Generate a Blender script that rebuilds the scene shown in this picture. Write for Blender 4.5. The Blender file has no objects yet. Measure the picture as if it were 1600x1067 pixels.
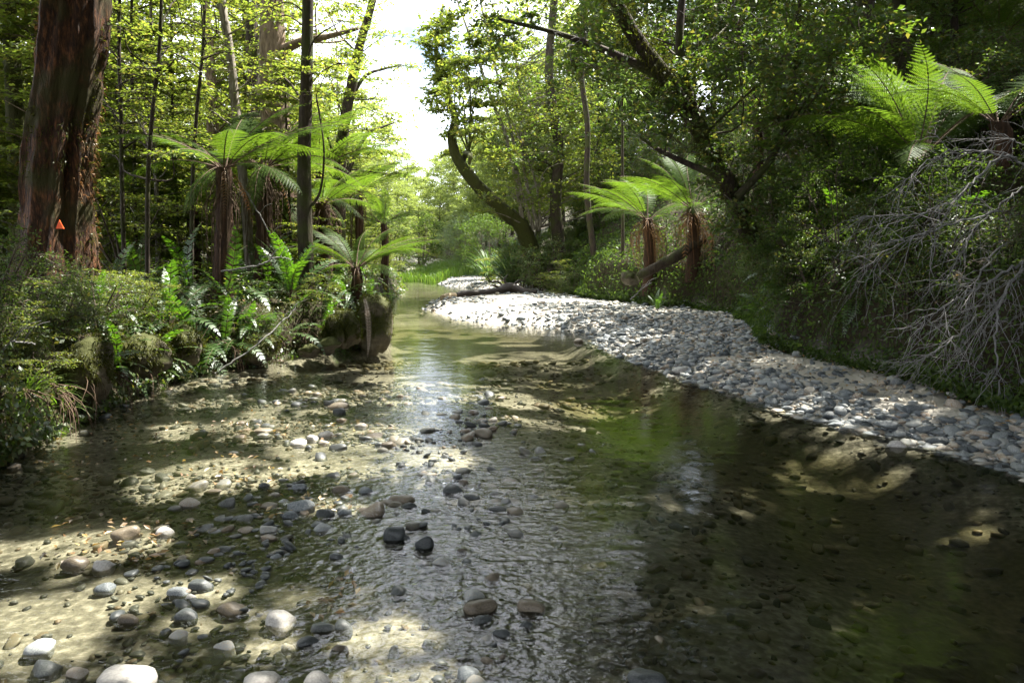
import bpy, math, random
import numpy as np
from mathutils import Vector

# ------------------------------------------------------------------ camera, sky, sun, exposure
SC = bpy.context.scene
COL = SC.collection
rng = np.random.default_rng(11)
random.seed(5)
FPX, PITCH, EYE = 1150.0, math.radians(6.8), 1.5
cam_d = bpy.data.cameras.new('camera')
cam = bpy.data.objects.new('camera', cam_d)
COL.objects.link(cam)
cam_d.sensor_width = 36
cam_d.lens = 36 * FPX / 1600
cam_d.clip_start, cam_d.clip_end = 0.05, 600
cam.location = (0, 0, EYE)
cam.rotation_euler = (math.radians(90) - PITCH, 0, 0)
SC.camera = cam

SUN_AZ, SUN_EL = math.radians(52), math.radians(60)
S = np.array([math.sin(SUN_AZ) * math.cos(SUN_EL), math.cos(SUN_AZ) * math.cos(SUN_EL), math.sin(SUN_EL)])
world = bpy.data.worlds.new('World')
SC.world = world
world.use_nodes = True
wn, wl = world.node_tree.nodes, world.node_tree.links
wn.clear()
sky = wn.new('ShaderNodeTexSky')
sky.sky_type = 'NISHITA'
sky.sun_disc = False
sky.sun_elevation, sky.sun_rotation = SUN_EL, SUN_AZ
wb = wn.new('ShaderNodeBackground')
wb.inputs['Strength'].default_value = 0.07
wo = wn.new('ShaderNodeOutputWorld')
tc = wn.new('ShaderNodeTexCoord')
cn = wn.new('ShaderNodeTexNoise')
cn.inputs['Scale'].default_value = 3.2
cn.inputs['Detail'].default_value = 7
cr = wn.new('ShaderNodeValToRGB')
cr.color_ramp.elements[0].position, cr.color_ramp.elements[1].position = 0.33, 0.5
cm = wn.new('ShaderNodeMixRGB')
cm.inputs['Color2'].default_value = (13, 13.4, 14.6, 1)
wl.new(tc.outputs['Generated'], cn.inputs['Vector'])
wl.new(cn.outputs['Fac'], cr.inputs['Fac'])
wl.new(cr.outputs['Color'], cm.inputs['Fac'])
wl.new(sky.outputs['Color'], cm.inputs['Color1'])
wl.new(cm.outputs['Color'], wb.inputs['Color'])
wl.new(wb.outputs['Background'], wo.inputs['Surface'])
sun_d = bpy.data.lights.new('sun', 'SUN')
sun_d.energy, sun_d.angle, sun_d.color = 5.0, math.radians(0.53), (1.0, 0.95, 0.86)
sun = bpy.data.objects.new('sun', sun_d)
COL.objects.link(sun)
sun.rotation_euler = Vector(S).to_track_quat('Z', 'Y').to_euler()
SC.view_settings.view_transform = 'Standard'
SC.view_settings.look = 'None'
SC.view_settings.gamma = 1
SC.view_settings.exposure = 2.4
cy = SC.cycles
cy.max_bounces, cy.diffuse_bounces, cy.glossy_bounces = 9, 4, 3
cy.transmission_bounces, cy.transparent_max_bounces = 5, 10
cy.caustics_reflective = cy.caustics_refractive = False
cy.sample_clamp_indirect = 6
cy.use_denoising = True
cy.denoiser = 'OPENIMAGEDENOISE'

# ------------------------------------------------------------------ helpers
CP, SP = math.cos(PITCH), math.sin(PITCH)


def ray(px, py):
    a, b = (px - 800) / FPX, (533.5 - py) / FPX
    return np.array([a, CP + b * SP, -SP + b * CP])


def at(px, py, Y):
    d = ray(px, py)
    t = Y / d[1]
    return np.array([t * d[0], Y, EYE + t * d[2]])


def atz(px, py, z=0.0):
    d = ray(px, py)
    t = (z - EYE) / d[2]
    return np.array([t * d[0], t * d[1], z])


def pix(P):
    Q = P - np.array([0, 0, EYE])
    f = Q[..., 1] * CP - Q[..., 2] * SP
    u = Q[..., 1] * SP + Q[..., 2] * CP
    f = np.where(f > .05, f, .05)
    return 800 + FPX * Q[..., 0] / f, 533.5 - FPX * u / f


def _h(i):
    s = np.sin(i) * 43758.5453
    return s - np.floor(s)


def vnoise(x, y, z=0.0):
    x, y, z = np.broadcast_arrays(np.asarray(x, float), np.asarray(y, float), np.asarray(z, float))
    xi, yi, zi = np.floor(x), np.floor(y), np.floor(z)
    xf, yf, zf = x - xi, y - yi, z - zi
    xf, yf, zf = (q * q * (3 - 2 * q) for q in (xf, yf, zf))
    r = 0
    for a in (0, 1):
        for b in (0, 1):
            for c in (0, 1):
                w = (xf if a else 1 - xf) * (yf if b else 1 - yf) * (zf if c else 1 - zf)
                r = r + w * _h((xi + a) * 12.9898 + (yi + b) * 78.233 + (zi + c) * 37.719)
    return r


def fbm(x, y, z=0.0, o=3):
    r, a = 0, .5
    for k in range(o):
        r = r + a * vnoise(x * 2 ** k + 7 * k, y * 2 ** k, z * 2 ** k)
        a *= .5
    return r / (1 - .5 ** o)


def unit(v):
    return v / np.maximum(np.linalg.norm(v, axis=-1, keepdims=True), 1e-9)


def sst(a, b, x):
    t = np.clip((x - a) / (b - a), 0, 1)
    return t * t * (3 - 2 * t)


class MB:
    def __init__(self):
        self.v, self.f, self.n = [], [], 0

    def add(self, V, F, m=0):
        V, F = np.asarray(V, float).reshape(-1, 3), np.asarray(F, int)
        if len(V) == 0 or len(F) == 0:
            return
        self.v.append(V)
        self.f.append((F + self.n, m))
        self.n += len(V)

    def mesh(self, name, mats, smooth=True):
        me = bpy.data.meshes.new(name)
        V = np.concatenate(self.v)
        me.vertices.add(len(V))
        me.vertices.foreach_set('co', V.ravel())
        lv = np.concatenate([f.ravel() for f, _ in self.f])
        cnt = np.concatenate([np.full(len(f), f.shape[1]) for f, _ in self.f])
        mi = np.concatenate([np.full(len(f), m) for f, m in self.f])
        me.loops.add(len(lv))
        me.loops.foreach_set('vertex_index', lv.astype(np.int32))
        me.polygons.add(len(cnt))
        me.polygons.foreach_set('loop_start', (np.cumsum(cnt) - cnt).astype(np.int32))
        me.polygons.foreach_set('loop_total', cnt.astype(np.int32))
        me.polygons.foreach_set('material_index', mi.astype(np.int32))
        me.polygons.foreach_set('use_smooth', np.full(len(cnt), smooth))
        for m in (mats if isinstance(mats, (list, tuple)) else [mats]):
            me.materials.append(m)
        me.update(calc_edges=True)
        return me

    def build(self, name, mats, parent=None, smooth=True, kind=None):
        return link(name, self.mesh(name, mats, smooth), parent, kind=kind)


def link(name, me, parent=None, loc=None, rot=None, scale=None, kind=None):
    o = bpy.data.objects.new(name, me)
    COL.objects.link(o)
    if parent is not None:
        o.parent = parent
    if loc is not None:
        o.location = loc
    if rot is not None:
        o.rotation_euler = rot
    if scale is not None:
        o.scale = scale if hasattr(scale, '__len__') else (scale,) * 3
    if kind:
        o['kind'] = kind
    return o


def tag(o, label, cat, group=None):
    o['label'], o['category'] = label, cat
    if group:
        o['group'] = group
    return o


def thing(name, label, cat, loc=(0, 0, 0), group=None):
    o = bpy.data.objects.new(name, None)
    COL.objects.link(o)
    o.location = loc
    o.empty_display_size = .1
    return tag(o, label, cat, group)


def dup(root, loc, rz=0., sc=1., label=None, group=None, cat=None):
    r = root.copy()
    COL.objects.link(r)
    r.location, r.rotation_euler, r.scale = loc, (0, 0, rz), (sc, sc, sc)
    if label:
        r['label'] = label
    if group:
        r['group'] = group
    for ch in root.children:
        c = ch.copy()
        COL.objects.link(c)
        c.parent = r
        for g in ch.children:
            d = g.copy()
            COL.objects.link(d)
            d.parent = c
    return r


class Proto:
    """Source thing: first placement moves it, later ones copy it."""
    def __init__(self, root):
        self.root, self.used = root, False

    def put(self, loc, rz=0., sc=1., label=None, group=None):
        if self.used:
            return dup(self.root, loc, rz, sc, label, group)
        self.used = True
        r = self.root
        r.location, r.rotation_euler, r.scale = loc, (0, 0, rz), (sc, sc, sc)
        if label:
            r['label'] = label
        if group:
            r['group'] = group
        return r


def curve(pts, n=24):
    P = np.asarray(pts, float)
    if len(P) == 2:
        t = np.linspace(0, 1, n)[:, None]
        return P[0] * (1 - t) + P[1] * t
    A = np.vstack([2 * P[0] - P[1], P, 2 * P[-1] - P[-2]])
    out = []
    k = max(2, int(round(n / (len(P) - 1))))
    for i in range(len(P) - 1):
        p0, p1, p2, p3 = A[i:i + 4]
        for t in np.linspace(0, 1, k, endpoint=False):
            out.append(.5 * (2 * p1 + (p2 - p0) * t + (2 * p0 - 5 * p1 + 4 * p2 - p3) * t * t + (3 * p1 - p0 - 3 * p2 + p3) * t ** 3))
    out.append(P[-1])
    return np.array(out)


def tube(pts, r, sides=8, rough=0., seed=0., fscale=3., flute=0.):
    P = np.asarray(pts, float)
    n = len(P)
    r = np.asarray(r, float)
    r = np.full(n, float(r)) if r.ndim == 0 else r if len(r) == n else np.interp(np.linspace(0, 1, n), np.linspace(0, 1, len(r)), r)
    T = unit(np.gradient(P, axis=0))
    ref = np.array([1, 0, 0]) if abs(T[0][0]) < .8 else np.array([0, 1, 0])
    U = unit(np.cross(T, ref))
    W = np.cross(T, U)
    a = np.linspace(0, 2 * math.pi, sides, endpoint=False)
    ca, sa = np.cos(a), np.sin(a)
    D = U[:, None] * ca[None, :, None] + W[:, None] * sa[None, :, None]
    rr = np.repeat(r[:, None], sides, 1)
    if rough or flute:
        L = np.concatenate([[0], np.cumsum(np.linalg.norm(np.diff(P, axis=0), axis=1))])[:, None]
        rr = rr * (1 + rough * (fbm(ca[None] * fscale * .5 + seed, sa[None] * fscale * .5 + L * fscale, seed, 3) - .5) * 2)
        if flute:
            rr = rr * (1 + flute * (fbm(ca[None] * 2.2 + seed, sa[None] * 2.2 + 5, L * .35 + seed, 3) - .5) * 2)
    V = P[:, None] + D * rr[..., None]
    i = np.arange(n - 1)[:, None] * sides
    j = np.arange(sides)[None]
    j2 = (j + 1) % sides
    F = np.stack([i + j, i + j2, i + sides + j2, i + sides + j], -1).reshape(-1, 4)
    return V.reshape(-1, 3), F


def add_tube(mb, pts, r, sides=8, m=0, **k):
    V, F = tube(pts, r, sides, **k)
    mb.add(V, F, m)
    c0 = np.vstack([V[-sides:], np.mean(V[-sides:], 0)])
    mb.add(c0, [[i, (i + 1) % sides, sides] for i in range(sides)], m)


def leaves(P, N, L, W, D=None):
    n = len(P)
    N = unit(N)
    if D is None:
        D = rng.normal(size=(n, 3))
    D = unit(D - N * np.sum(D * N, -1, keepdims=True))
    Sd = np.cross(N, D)
    L = np.broadcast_to(L, (n,))[:, None]
    W = np.broadcast_to(W, (n,))[:, None]
    tip = P + D * L - N * L * .12
    a = P + D * L * .45 + Sd * W * .5 + N * L * .06
    b = P + D * L * .45 - Sd * W * .5 + N * L * .06
    V = np.stack([P, b, tip, a], 1).reshape(-1, 3)
    k = np.arange(n)[:, None] * 4
    F = np.concatenate([k + np.array([[0, 1, 2]]), k + np.array([[0, 2, 3]])])
    return V, F


def prism(A, B, ra, rb):
    """many thin three-sided twigs at once"""
    n = len(A)
    T = unit(B - A)
    U = unit(np.cross(T, np.array([.31, .52, .8])))
    W = np.cross(T, U)
    V = np.empty((n, 6, 3))
    for k in range(3):
        q = U * math.cos(k * 2.094) + W * math.sin(k * 2.094)
        V[:, k] = A + q * ra
        V[:, k + 3] = B + q * rb
    b = np.arange(n)[:, None] * 6
    F = np.concatenate([b + np.array([[k, (k + 1) % 3, 3 + (k + 1) % 3, 3 + k]]) for k in range(3)])
    return V.reshape(-1, 3), F


# ------------------------------------------------------------------ where the canopy lets the sun through (ground patches seen sunlit, photo pixels: x, y, rx, ry, openness)
LIT = [(690, 438, 80, 16, 1), (850, 490, 250, 20, 1), (1080, 496, 100, 10, .8), (720, 602, 210, 15, .85), (850, 640, 70, 12, .6), (620, 560, 40, 50, .7), (650, 1012, 90, 34, 1), (640, 948, 85, 18, .95),
       (315, 884, 80, 15, 1), (130, 815, 170, 22, .8), (50, 930, 120, 44, .92), (170, 880, 90, 40, .6), (310, 725, 120, 30, .7),
       (420, 640, 160, 30, .55), (500, 684, 50, 20, 1), (205, 1050, 60, 28, 1), (430, 1056, 90, 18, 1), (430, 962, 50, 14, .9), (330, 610, 60, 10, .7),
       (640, 690, 90, 60, .5), (560, 765, 50, 12, .8), (700, 780, 50, 30, .35),
       (1560, 762, 60, 18, .22), (1210, 585, 90, 16, .75), (1400, 603, 70, 10, .8),
       (1550, 645, 50, 10, .7), (1010, 985, 110, 40, .3), (1330, 640, 70, 18, .25), (1100, 575, 60, 8, .5)]
# things seen in sun: (px, py, depth, radius, openness)
RAYS = [(1050, 300, 17.5, 1.4, 1), (970, 330, 18, 1.2, .9), (345, 250, 10.6, 1.6, .7), (430, 250, 12.5, 1.6, .7), (460, 440, 11.2, 1., 1), (430, 180, 17, 1.5, .7),
        (1440, 170, 8.9, 1.1, .72), (1530, 150, 8.4, .7, .5), (980, 240, 13, 1.2, .6), (1350, 60, 12, 1.2, .5), (1560, 330, 7, .8, .4), (570, 390, 12.5, 1., .8),
        (150, 200, 9, .5, .5), (530, 520, 10.8, .7, .5), (780, 200, 24, 3, .7), (400, 480, 10, .7, .5), (1250, 160, 11, 1.2, .5), (1150, 230, 13, 1.2, .5), (900, 260, 20, 1.8, .6), (1060, 120, 10, 1.3, .5), (890, 380, 20, 1.2, .55),
        (230, 480, 8.5, .8, .6), (330, 480, 9.5, .9, .7), (130, 430, 7.8, .6, .5), (60, 600, 6, .5, .5), (190, 540, 7.8, .5, .6), (145, 300, 8.8, .5, .8), (270, 250, 14, 1.5, .7), (320, 330, 14, 1.2, .7), (200, 300, 12, 1.2, .65), (520, 330, 15, 1.2, .7), (380, 150, 15, 1.3, .68), (1470, 280, 6.6, .5, .5)]
RAYP = np.array([at(a, b, c) for a, b, c, _, _ in RAYS])


def open_at(P):
    """how open the canopy has to be at points P, 0..1"""
    P = np.asarray(P, float)
    t = (P[:, 2] - .08) / S[2]
    G = P - S * t[:, None]
    u, v = pix(G)
    wu, wv = vnoise(G[:, 0] * 2.3 + 5, G[:, 1] * 2.3) - .5, vnoise(G[:, 0] * 2.3, G[:, 1] * 2.3 + 9) - .5
    o = np.zeros(len(P))
    for x, y, rx, ry, p in LIT:
        d = ((u - x) / rx + wu * 1.3) ** 2 + ((v - y) / ry + wv * 1.3) ** 2
        o = np.maximum(o, np.where((d < 1) & (G[:, 1] > 1.2), p, 0))
    for q, (_, _, _, r, p) in zip(RAYP, RAYS):
        w = P - q
        s = w @ S
        d2 = np.sum(w * w, -1) - s * s
        o = np.maximum(o, np.where((s > r * .8) & (d2 < r * r), p, 0))
    return o


def keep(P):
    P = np.asarray(P, float)
    t = (P[:, 2] - .08) / S[2]
    G = P - S * t[:, None]
    q = vnoise(G[:, 0] * 4.5, G[:, 1] * 4.5) * .6 + vnoise(G[:, 0] * 11 + 3, G[:, 1] * 11) * .4
    q = np.clip((q - .2) / .6, 0, 1) * .88
    return q >= open_at(P)  # crowns thinned along sun lanes so sunlit patches fall where wanted


# ------------------------------------------------------------------ materials
def mat(name):
    m = bpy.data.materials.new(name)
    m.use_nodes = True
    n = m.node_tree.nodes
    n.clear()
    out = n.new('ShaderNodeOutputMaterial')
    return m, n, m.node_tree.links, out


def ramp(n, stops):
    r = n.new('ShaderNodeValToRGB')
    e = r.color_ramp.elements
    e[0].position, e[0].color = stops[0][0], (*stops[0][1], 1)
    e[1].position, e[1].color = stops[-1][0], (*stops[-1][1], 1)
    for p, c in stops[1:-1]:
        q = e.new(p)
        q.color = (*c, 1)
    return r


def rand_fac(n, l):
    g = n.new('ShaderNodeNewGeometry')
    oi = n.new('ShaderNodeObjectInfo')
    a = n.new('ShaderNodeMath')
    a.operation = 'ADD'
    b = n.new('ShaderNodeMath')
    b.operation = 'FRACT'
    l.new(g.outputs['Random Per Island'], a.inputs[0])
    l.new(oi.outputs['Random'], a.inputs[1])
    l.new(a.outputs[0], b.inputs[0])
    return b.outputs[0]


def leaf_mat(name, cols, trans=.5, gloss=.04, tcol=(2.2, 2.3, .95), rough=.42):
    m, n, l, out = mat(name)
    f = rand_fac(n, l)
    k = len(cols)
    r = ramp(n, [(i / (k - 1), c) for i, c in enumerate(cols)])
    l.new(f, r.inputs['Fac'])
    d = n.new('ShaderNodeBsdfDiffuse')
    t = n.new('ShaderNodeBsdfTranslucent')
    tm = n.new('ShaderNodeMixRGB')
    tm.blend_type = 'MULTIPLY'
    tm.inputs['Fac'].default_value = 1
    tm.inputs['Color2'].default_value = (*tcol, 1)
    l.new(r.outputs['Color'], tm.inputs['Color1'])
    l.new(r.outputs['Color'], d.inputs['Color'])
    l.new(tm.outputs['Color'], t.inputs['Color'])
    mx = n.new('ShaderNodeMixShader')
    mx.inputs['Fac'].default_value = trans
    l.new(d.outputs[0], mx.inputs[1])
    l.new(t.outputs[0], mx.inputs[2])
    g = n.new('ShaderNodeBsdfGlossy')
    g.inputs['Roughness'].default_value = rough
    g.inputs['Color'].default_value = (.9, .95, .9, 1)
    m2 = n.new('ShaderNodeMixShader')
    m2.inputs['Fac'].default_value = gloss
    l.new(mx.outputs[0], m2.inputs[1])
    l.new(g.outputs[0], m2.inputs[2])
    l.new(m2.outputs[0], out.inputs['Surface'])
    return m


def solid_mat(name, stops, scale=(6, 6, 1.2), nscale=4., rough=.85, bump=.5, bdist=.02, moss=0., mosscol=(.06, .085, .015), island=0., detail=8, spec=.3, updir=False):
    m, n, l, out = mat(name)
    p = n.new('ShaderNodeBsdfPrincipled')
    p.inputs['Roughness'].default_value = rough
    p.inputs['Specular IOR Level'].default_value = spec
    t = n.new('ShaderNodeTexCoord')
    mp = n.new('ShaderNodeMapping')
    mp.inputs['Scale'].default_value = scale
    l.new(t.outputs['Object'], mp.inputs['Vector'])
    nz = n.new('ShaderNodeTexNoise')
    nz.inputs['Scale'].default_value = nscale
    nz.inputs['Detail'].default_value = detail
    nz.inputs['Roughness'].default_value = .65
    l.new(mp.outputs[0], nz.inputs['Vector'])
    fac = nz.outputs['Fac']
    if island:
        rf = rand_fac(n, l)
        mm = n.new('ShaderNodeMapRange')
        mm.inputs['To Min'].default_value, mm.inputs['To Max'].default_value = -island, island
        l.new(rf, mm.inputs['Value'])
        ad = n.new('ShaderNodeMath')
        ad.operation = 'ADD'
        l.new(fac, ad.inputs[0])
        l.new(mm.outputs[0], ad.inputs[1])
        fac = ad.outputs[0]
    r = ramp(n, stops)
    l.new(fac, r.inputs['Fac'])
    col = r.outputs['Color']
    if moss:
        n2 = n.new('ShaderNodeTexNoise')
        n2.inputs['Scale'].default_value = 2.3
        n2.inputs['Detail'].default_value = 7
        l.new(t.outputs['Object'], n2.inputs['Vector'])
        mf = n2.outputs['Fac']
        if updir:
            ge = n.new('ShaderNodeNewGeometry')
            sx = n.new('ShaderNodeSeparateXYZ')
            l.new(ge.outputs['Normal'], sx.inputs[0])
            ml = n.new('ShaderNodeMath')
            ml.operation = 'MULTIPLY_ADD'
            ml.inputs[1].default_value = .3
            l.new(sx.outputs['Z'], ml.inputs[0])
            l.new(mf, ml.inputs[2])
            mf = ml.outputs[0]
        r2 = ramp(n, [(max(0, .72 - moss * .5), (0, 0, 0)), (min(1, .8 - moss * .35), (1, 1, 1))])
        l.new(mf, r2.inputs['Fac'])
        mx = n.new('ShaderNodeMixRGB')
        mx.inputs['Color2'].default_value = (*mosscol, 1)
        l.new(r2.outputs['Color'], mx.inputs['Fac'])
        l.new(col, mx.inputs['Color1'])
        col = mx.outputs['Color']
    l.new(col, p.inputs['Base Color'])
    if bump:
        b = n.new('ShaderNodeBump')
        b.inputs['Strength'].default_value = bump
        b.inputs['Distance'].default_value = bdist
        l.new(nz.outputs['Fac'], b.inputs['Height'])
        l.new(b.outputs[0], p.inputs['Normal'])
    l.new(p.outputs[0], out.inputs['Surface'])
    return m


M = {}
M['beech_leaf'] = leaf_mat('beech leaf', [(.055, .08, .02), (.08, .11, .026), (.105, .13, .034), (.065, .09, .026), (.12, .11, .04)], .58, .02, (2.45, 2.45, 1.))
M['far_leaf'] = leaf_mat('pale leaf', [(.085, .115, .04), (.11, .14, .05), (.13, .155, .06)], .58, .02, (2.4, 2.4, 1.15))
M['broad_leaf'] = leaf_mat('broad leaf', [(.03, .058, .013), (.048, .082, .016), (.066, .105, .02), (.055, .078, .018), (.11, .095, .03)], .45, .045)
M['dark_leaf'] = leaf_mat('dark leaf', [(.028, .05, .014), (.045, .075, .018), (.065, .095, .022)], .42, .012)
M['grey_leaf'] = leaf_mat('grey green leaf', [(.05, .08, .03), (.07, .105, .04), (.085, .12, .045)], .4, .06)
M['fern'] = leaf_mat('tree fern frond', [(.04, .078, .016), (.052, .095, .018), (.068, .108, .024)], .5, .012, (2.0, 1.95, .65))
M['crown_fern'] = leaf_mat('crown fern frond', [(.028, .07, .012), (.04, .09, .014), (.055, .105, .016)], .5, .06, (2.1, 2.2, .5))
M['dead_frond'] = leaf_mat('dead frond', [(.14, .06, .022), (.2, .1, .04), (.26, .15, .07)], .3, .03, (1.2, 1.0, .7))
M['pale_dead'] = leaf_mat('pale dead frond', [(.3, .24, .19), (.36, .29, .24)], .3, .03, (1, 1, 1))
M['grass'] = leaf_mat('grass blade', [(.05, .1, .016), (.07, .125, .022), (.1, .14, .035)], .45, .03)
M['flax'] = leaf_mat('flax strap', [(.03, .07, .03), (.05, .09, .035), (.08, .12, .05)], .3, .025)
M['moss'] = leaf_mat('moss', [(.022, .028, .006), (.04, .046, .009), (.065, .07, .012), (.04, .036, .012)], .4, 0.01, (1.6, 1.7, .6))
M['root'] = solid_mat('root', [(.3, (.05, .03, .02)), (.7, (.14, .095, .06))], bump=.3)
M['litter'] = leaf_mat('fallen leaf', [(.12, .06, .025), (.2, .11, .04), (.28, .19, .07), (.07, .04, .025)], .2, .1)
M['twig'] = solid_mat('twig', [(.3, (.035, .026, .018)), (.7, (.11, .085, .06))], bump=0)
M['bark_dark'] = solid_mat('dark mossy bark', [(.3, (.018, .013, .01)), (.55, (.05, .037, .026)), (.75, (.1, .078, .055))], bump=.9, bdist=.03, moss=.5, mosscol=(.045, .052, .012))
M['bark_pale'] = solid_mat('pale lichen bark', [(.3, (.06, .05, .04)), (.5, (.2, .175, .14)), (.7, (.38, .35, .3))], bump=.6, bdist=.015, moss=.25, mosscol=(.07, .075, .025))
M['bark_beech'] = solid_mat('sandy beech bark', [(.3, (.06, .045, .032)), (.5, (.2, .145, .1)), (.75, (.36, .28, .2))], bump=.8, bdist=.03, moss=.2)
M['bark_red'] = solid_mat('red brown shaggy bark', [(.34, (.012, .007, .005)), (.52, (.06, .027, .012)), (.72, (.25, .1, .036))], scale=(8, 8, 1.8), bump=1., bdist=.06, moss=.5, mosscol=(.05, .045, .012))
M['bark_moss'] = solid_mat('moss wrapped bark', [(.3, (.02, .016, .008)), (.7, (.07, .06, .022))], bump=1, bdist=.04, moss=.85, mosscol=(.055, .06, .012))
M['wet_log'] = solid_mat('dark driftwood', [(.3, (.012, .009, .008)), (.6, (.045, .033, .026)), (.8, (.09, .07, .055))], scale=(2, 9, 9), rough=.55, bump=.5)
M['cut_wood'] = solid_mat('bleached splintered wood', [(.3, (.22, .16, .09)), (.7, (.5, .4, .26))], bump=.4)
M['grey_wood'] = solid_mat('grey dead wood', [(.3, (.08, .078, .072)), (.6, (.2, .195, .185)), (.8, (.36, .35, .33))], rough=.8, bump=.3)
M['fern_trunk'] = solid_mat('tree fern trunk', [(.3, (.015, .009, .006)), (.7, (.08, .04, .02))], bump=1, bdist=.03)
STONES = [(.2, (.05, .058, .062)), (.36, (.12, .135, .14)), (.5, (.2, .215, .215)), (.62, (.27, .28, .265)), (.72, (.32, .29, .23)), (.8, (.2, .14, .09)), (.9, (.42, .42, .4))]
M['stone'] = solid_mat('river stone', STONES, scale=(1, 1, 1), nscale=9, rough=.6, bump=.25, bdist=.006, island=.3)
M['dark_stone'] = solid_mat('wet dark stone', [(.3, (.022, .026, .026)), (.5, (.05, .056, .055)), (.7, (.1, .108, .1))], scale=(1, 1, 1), nscale=9, rough=.45, bump=.25, bdist=.006, island=.14)
M['brown_stone'] = solid_mat('brown stone', [(.3, (.05, .042, .03)), (.7, (.14, .115, .08))], scale=(1, 1, 1), nscale=9, rough=.45, bump=.25, bdist=.006, island=.14)
M['white_stone'] = solid_mat('pale stone', [(.3, (.25, .24, .22)), (.7, (.47, .45, .41))], scale=(1, 1, 1), nscale=7, rough=.6, bump=.3, bdist=.006)
M['bed_stone'] = solid_mat('stream bed stone', [(.2, (.03, .033, .032)), (.38, (.065, .07, .066)), (.52, (.11, .108, .088)), (.65, (.14, .125, .09)), (.78, (.13, .095, .062)), (.9, (.26, .25, .22))], scale=(1, 1, 1), nscale=8, rough=.5, bump=.2, bdist=.005, island=.32)
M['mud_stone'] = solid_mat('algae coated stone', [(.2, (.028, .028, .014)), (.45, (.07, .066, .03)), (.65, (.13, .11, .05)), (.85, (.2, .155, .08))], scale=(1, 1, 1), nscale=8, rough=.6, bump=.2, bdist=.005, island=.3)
M['boulder'] = solid_mat('mossy boulder', [(.3, (.05, .042, .03)), (.55, (.13, .11, .075)), (.75, (.26, .23, .17))], scale=(1, 1, 1), nscale=5, bump=.9, bdist=.04, moss=.5, mosscol=(.045, .05, .01), updir=True)
M['marker'] = solid_mat('orange plastic', [(.3, (.85, .1, .015)), (.7, (.95, .13, .02))], bump=0, rough=.5)

# ground: sand and silt in the bed, pale sand on the bar, dark earth with moss on the banks
m, n, l, out = mat('ground')
p = n.new('ShaderNodeBsdfPrincipled')
p.inputs['Roughness'].default_value = .9
p.inputs['Specular IOR Level'].default_value = .2
t = n.new('ShaderNodeTexCoord')
nz = n.new('ShaderNodeTexNoise')
nz.inputs['Scale'].default_value, nz.inputs['Detail'].default_value = 1.3, 9
l.new(t.outputs['Object'], nz.inputs['Vector'])
n3 = n.new('ShaderNodeTexNoise')
n3.inputs['Scale'].default_value, n3.inputs['Detail'].default_value = 22, 6
l.new(t.outputs['Object'], n3.inputs['Vector'])
rb = ramp(n, [(.3, (.045, .043, .036)), (.5, (.14, .134, .11)), (.68, (.38, .36, .31))])
rs = ramp(n, [(.3, (.3, .28, .24)), (.7, (.46, .43, .37))])
re = ramp(n, [(.32, (.015, .011, .007)), (.48, (.034, .025, .014)), (.56, (.03, .035, .009)), (.75, (.05, .058, .012))])
mxn = n.new('ShaderNodeMixRGB')
mxn.inputs['Fac'].default_value = .55
l.new(nz.outputs['Fac'], mxn.inputs['Color1'])
l.new(n3.outputs['Fac'], mxn.inputs['Color2'])
for r in (rb, rs, re):
    l.new(mxn.outputs['Color'], r.inputs['Fac'])
at1 = n.new('ShaderNodeAttribute')
at1.attribute_name = 'bank'
at2 = n.new('ShaderNodeAttribute')
at2.attribute_name = 'bar'
at3 = n.new('ShaderNodeAttribute')
at3.attribute_name = 'mud'
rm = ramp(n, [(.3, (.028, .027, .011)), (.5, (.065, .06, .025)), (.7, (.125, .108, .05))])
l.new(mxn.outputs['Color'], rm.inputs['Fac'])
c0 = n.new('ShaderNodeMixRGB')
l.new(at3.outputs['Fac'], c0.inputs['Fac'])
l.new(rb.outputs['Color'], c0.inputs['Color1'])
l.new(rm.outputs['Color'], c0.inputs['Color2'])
c1 = n.new('ShaderNodeMixRGB')
c2 = n.new('ShaderNodeMixRGB')
l.new(at2.outputs['Fac'], c1.inputs['Fac'])
l.new(c0.outputs['Color'], c1.inputs['Color1'])
l.new(rs.outputs['Color'], c1.inputs['Color2'])
l.new(at1.outputs['Fac'], c2.inputs['Fac'])
l.new(c1.outputs['Color'], c2.inputs['Color1'])
l.new(re.outputs['Color'], c2.inputs['Color2'])
l.new(c2.outputs['Color'], p.inputs['Base Color'])
b = n.new('ShaderNodeBump')
b.inputs['Strength'].default_value, b.inputs['Distance'].default_value = .6, .03
l.new(n3.outputs['Fac'], b.inputs['Height'])
l.new(b.outputs[0], p.inputs['Normal'])
l.new(p.outputs[0], out.inputs['Surface'])
M['ground'] = m

# water: clear film, Fresnel mirror over a tinted see-through layer
m, n, l, out = mat('water')
t = n.new('ShaderNodeTexCoord')


def wave(sc, mx, det, dist):
    mp = n.new('ShaderNodeMapping')
    mp.inputs['Scale'].default_value = mx
    l.new(t.outputs['Object'], mp.inputs['Vector'])
    q = n.new('ShaderNodeTexNoise')
    q.inputs['Scale'].default_value, q.inputs['Detail'].default_value = sc, det
    q.inputs['Distortion'].default_value = dist
    l.new(mp.outputs[0], q.inputs['Vector'])
    return q.outputs['Fac']


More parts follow.
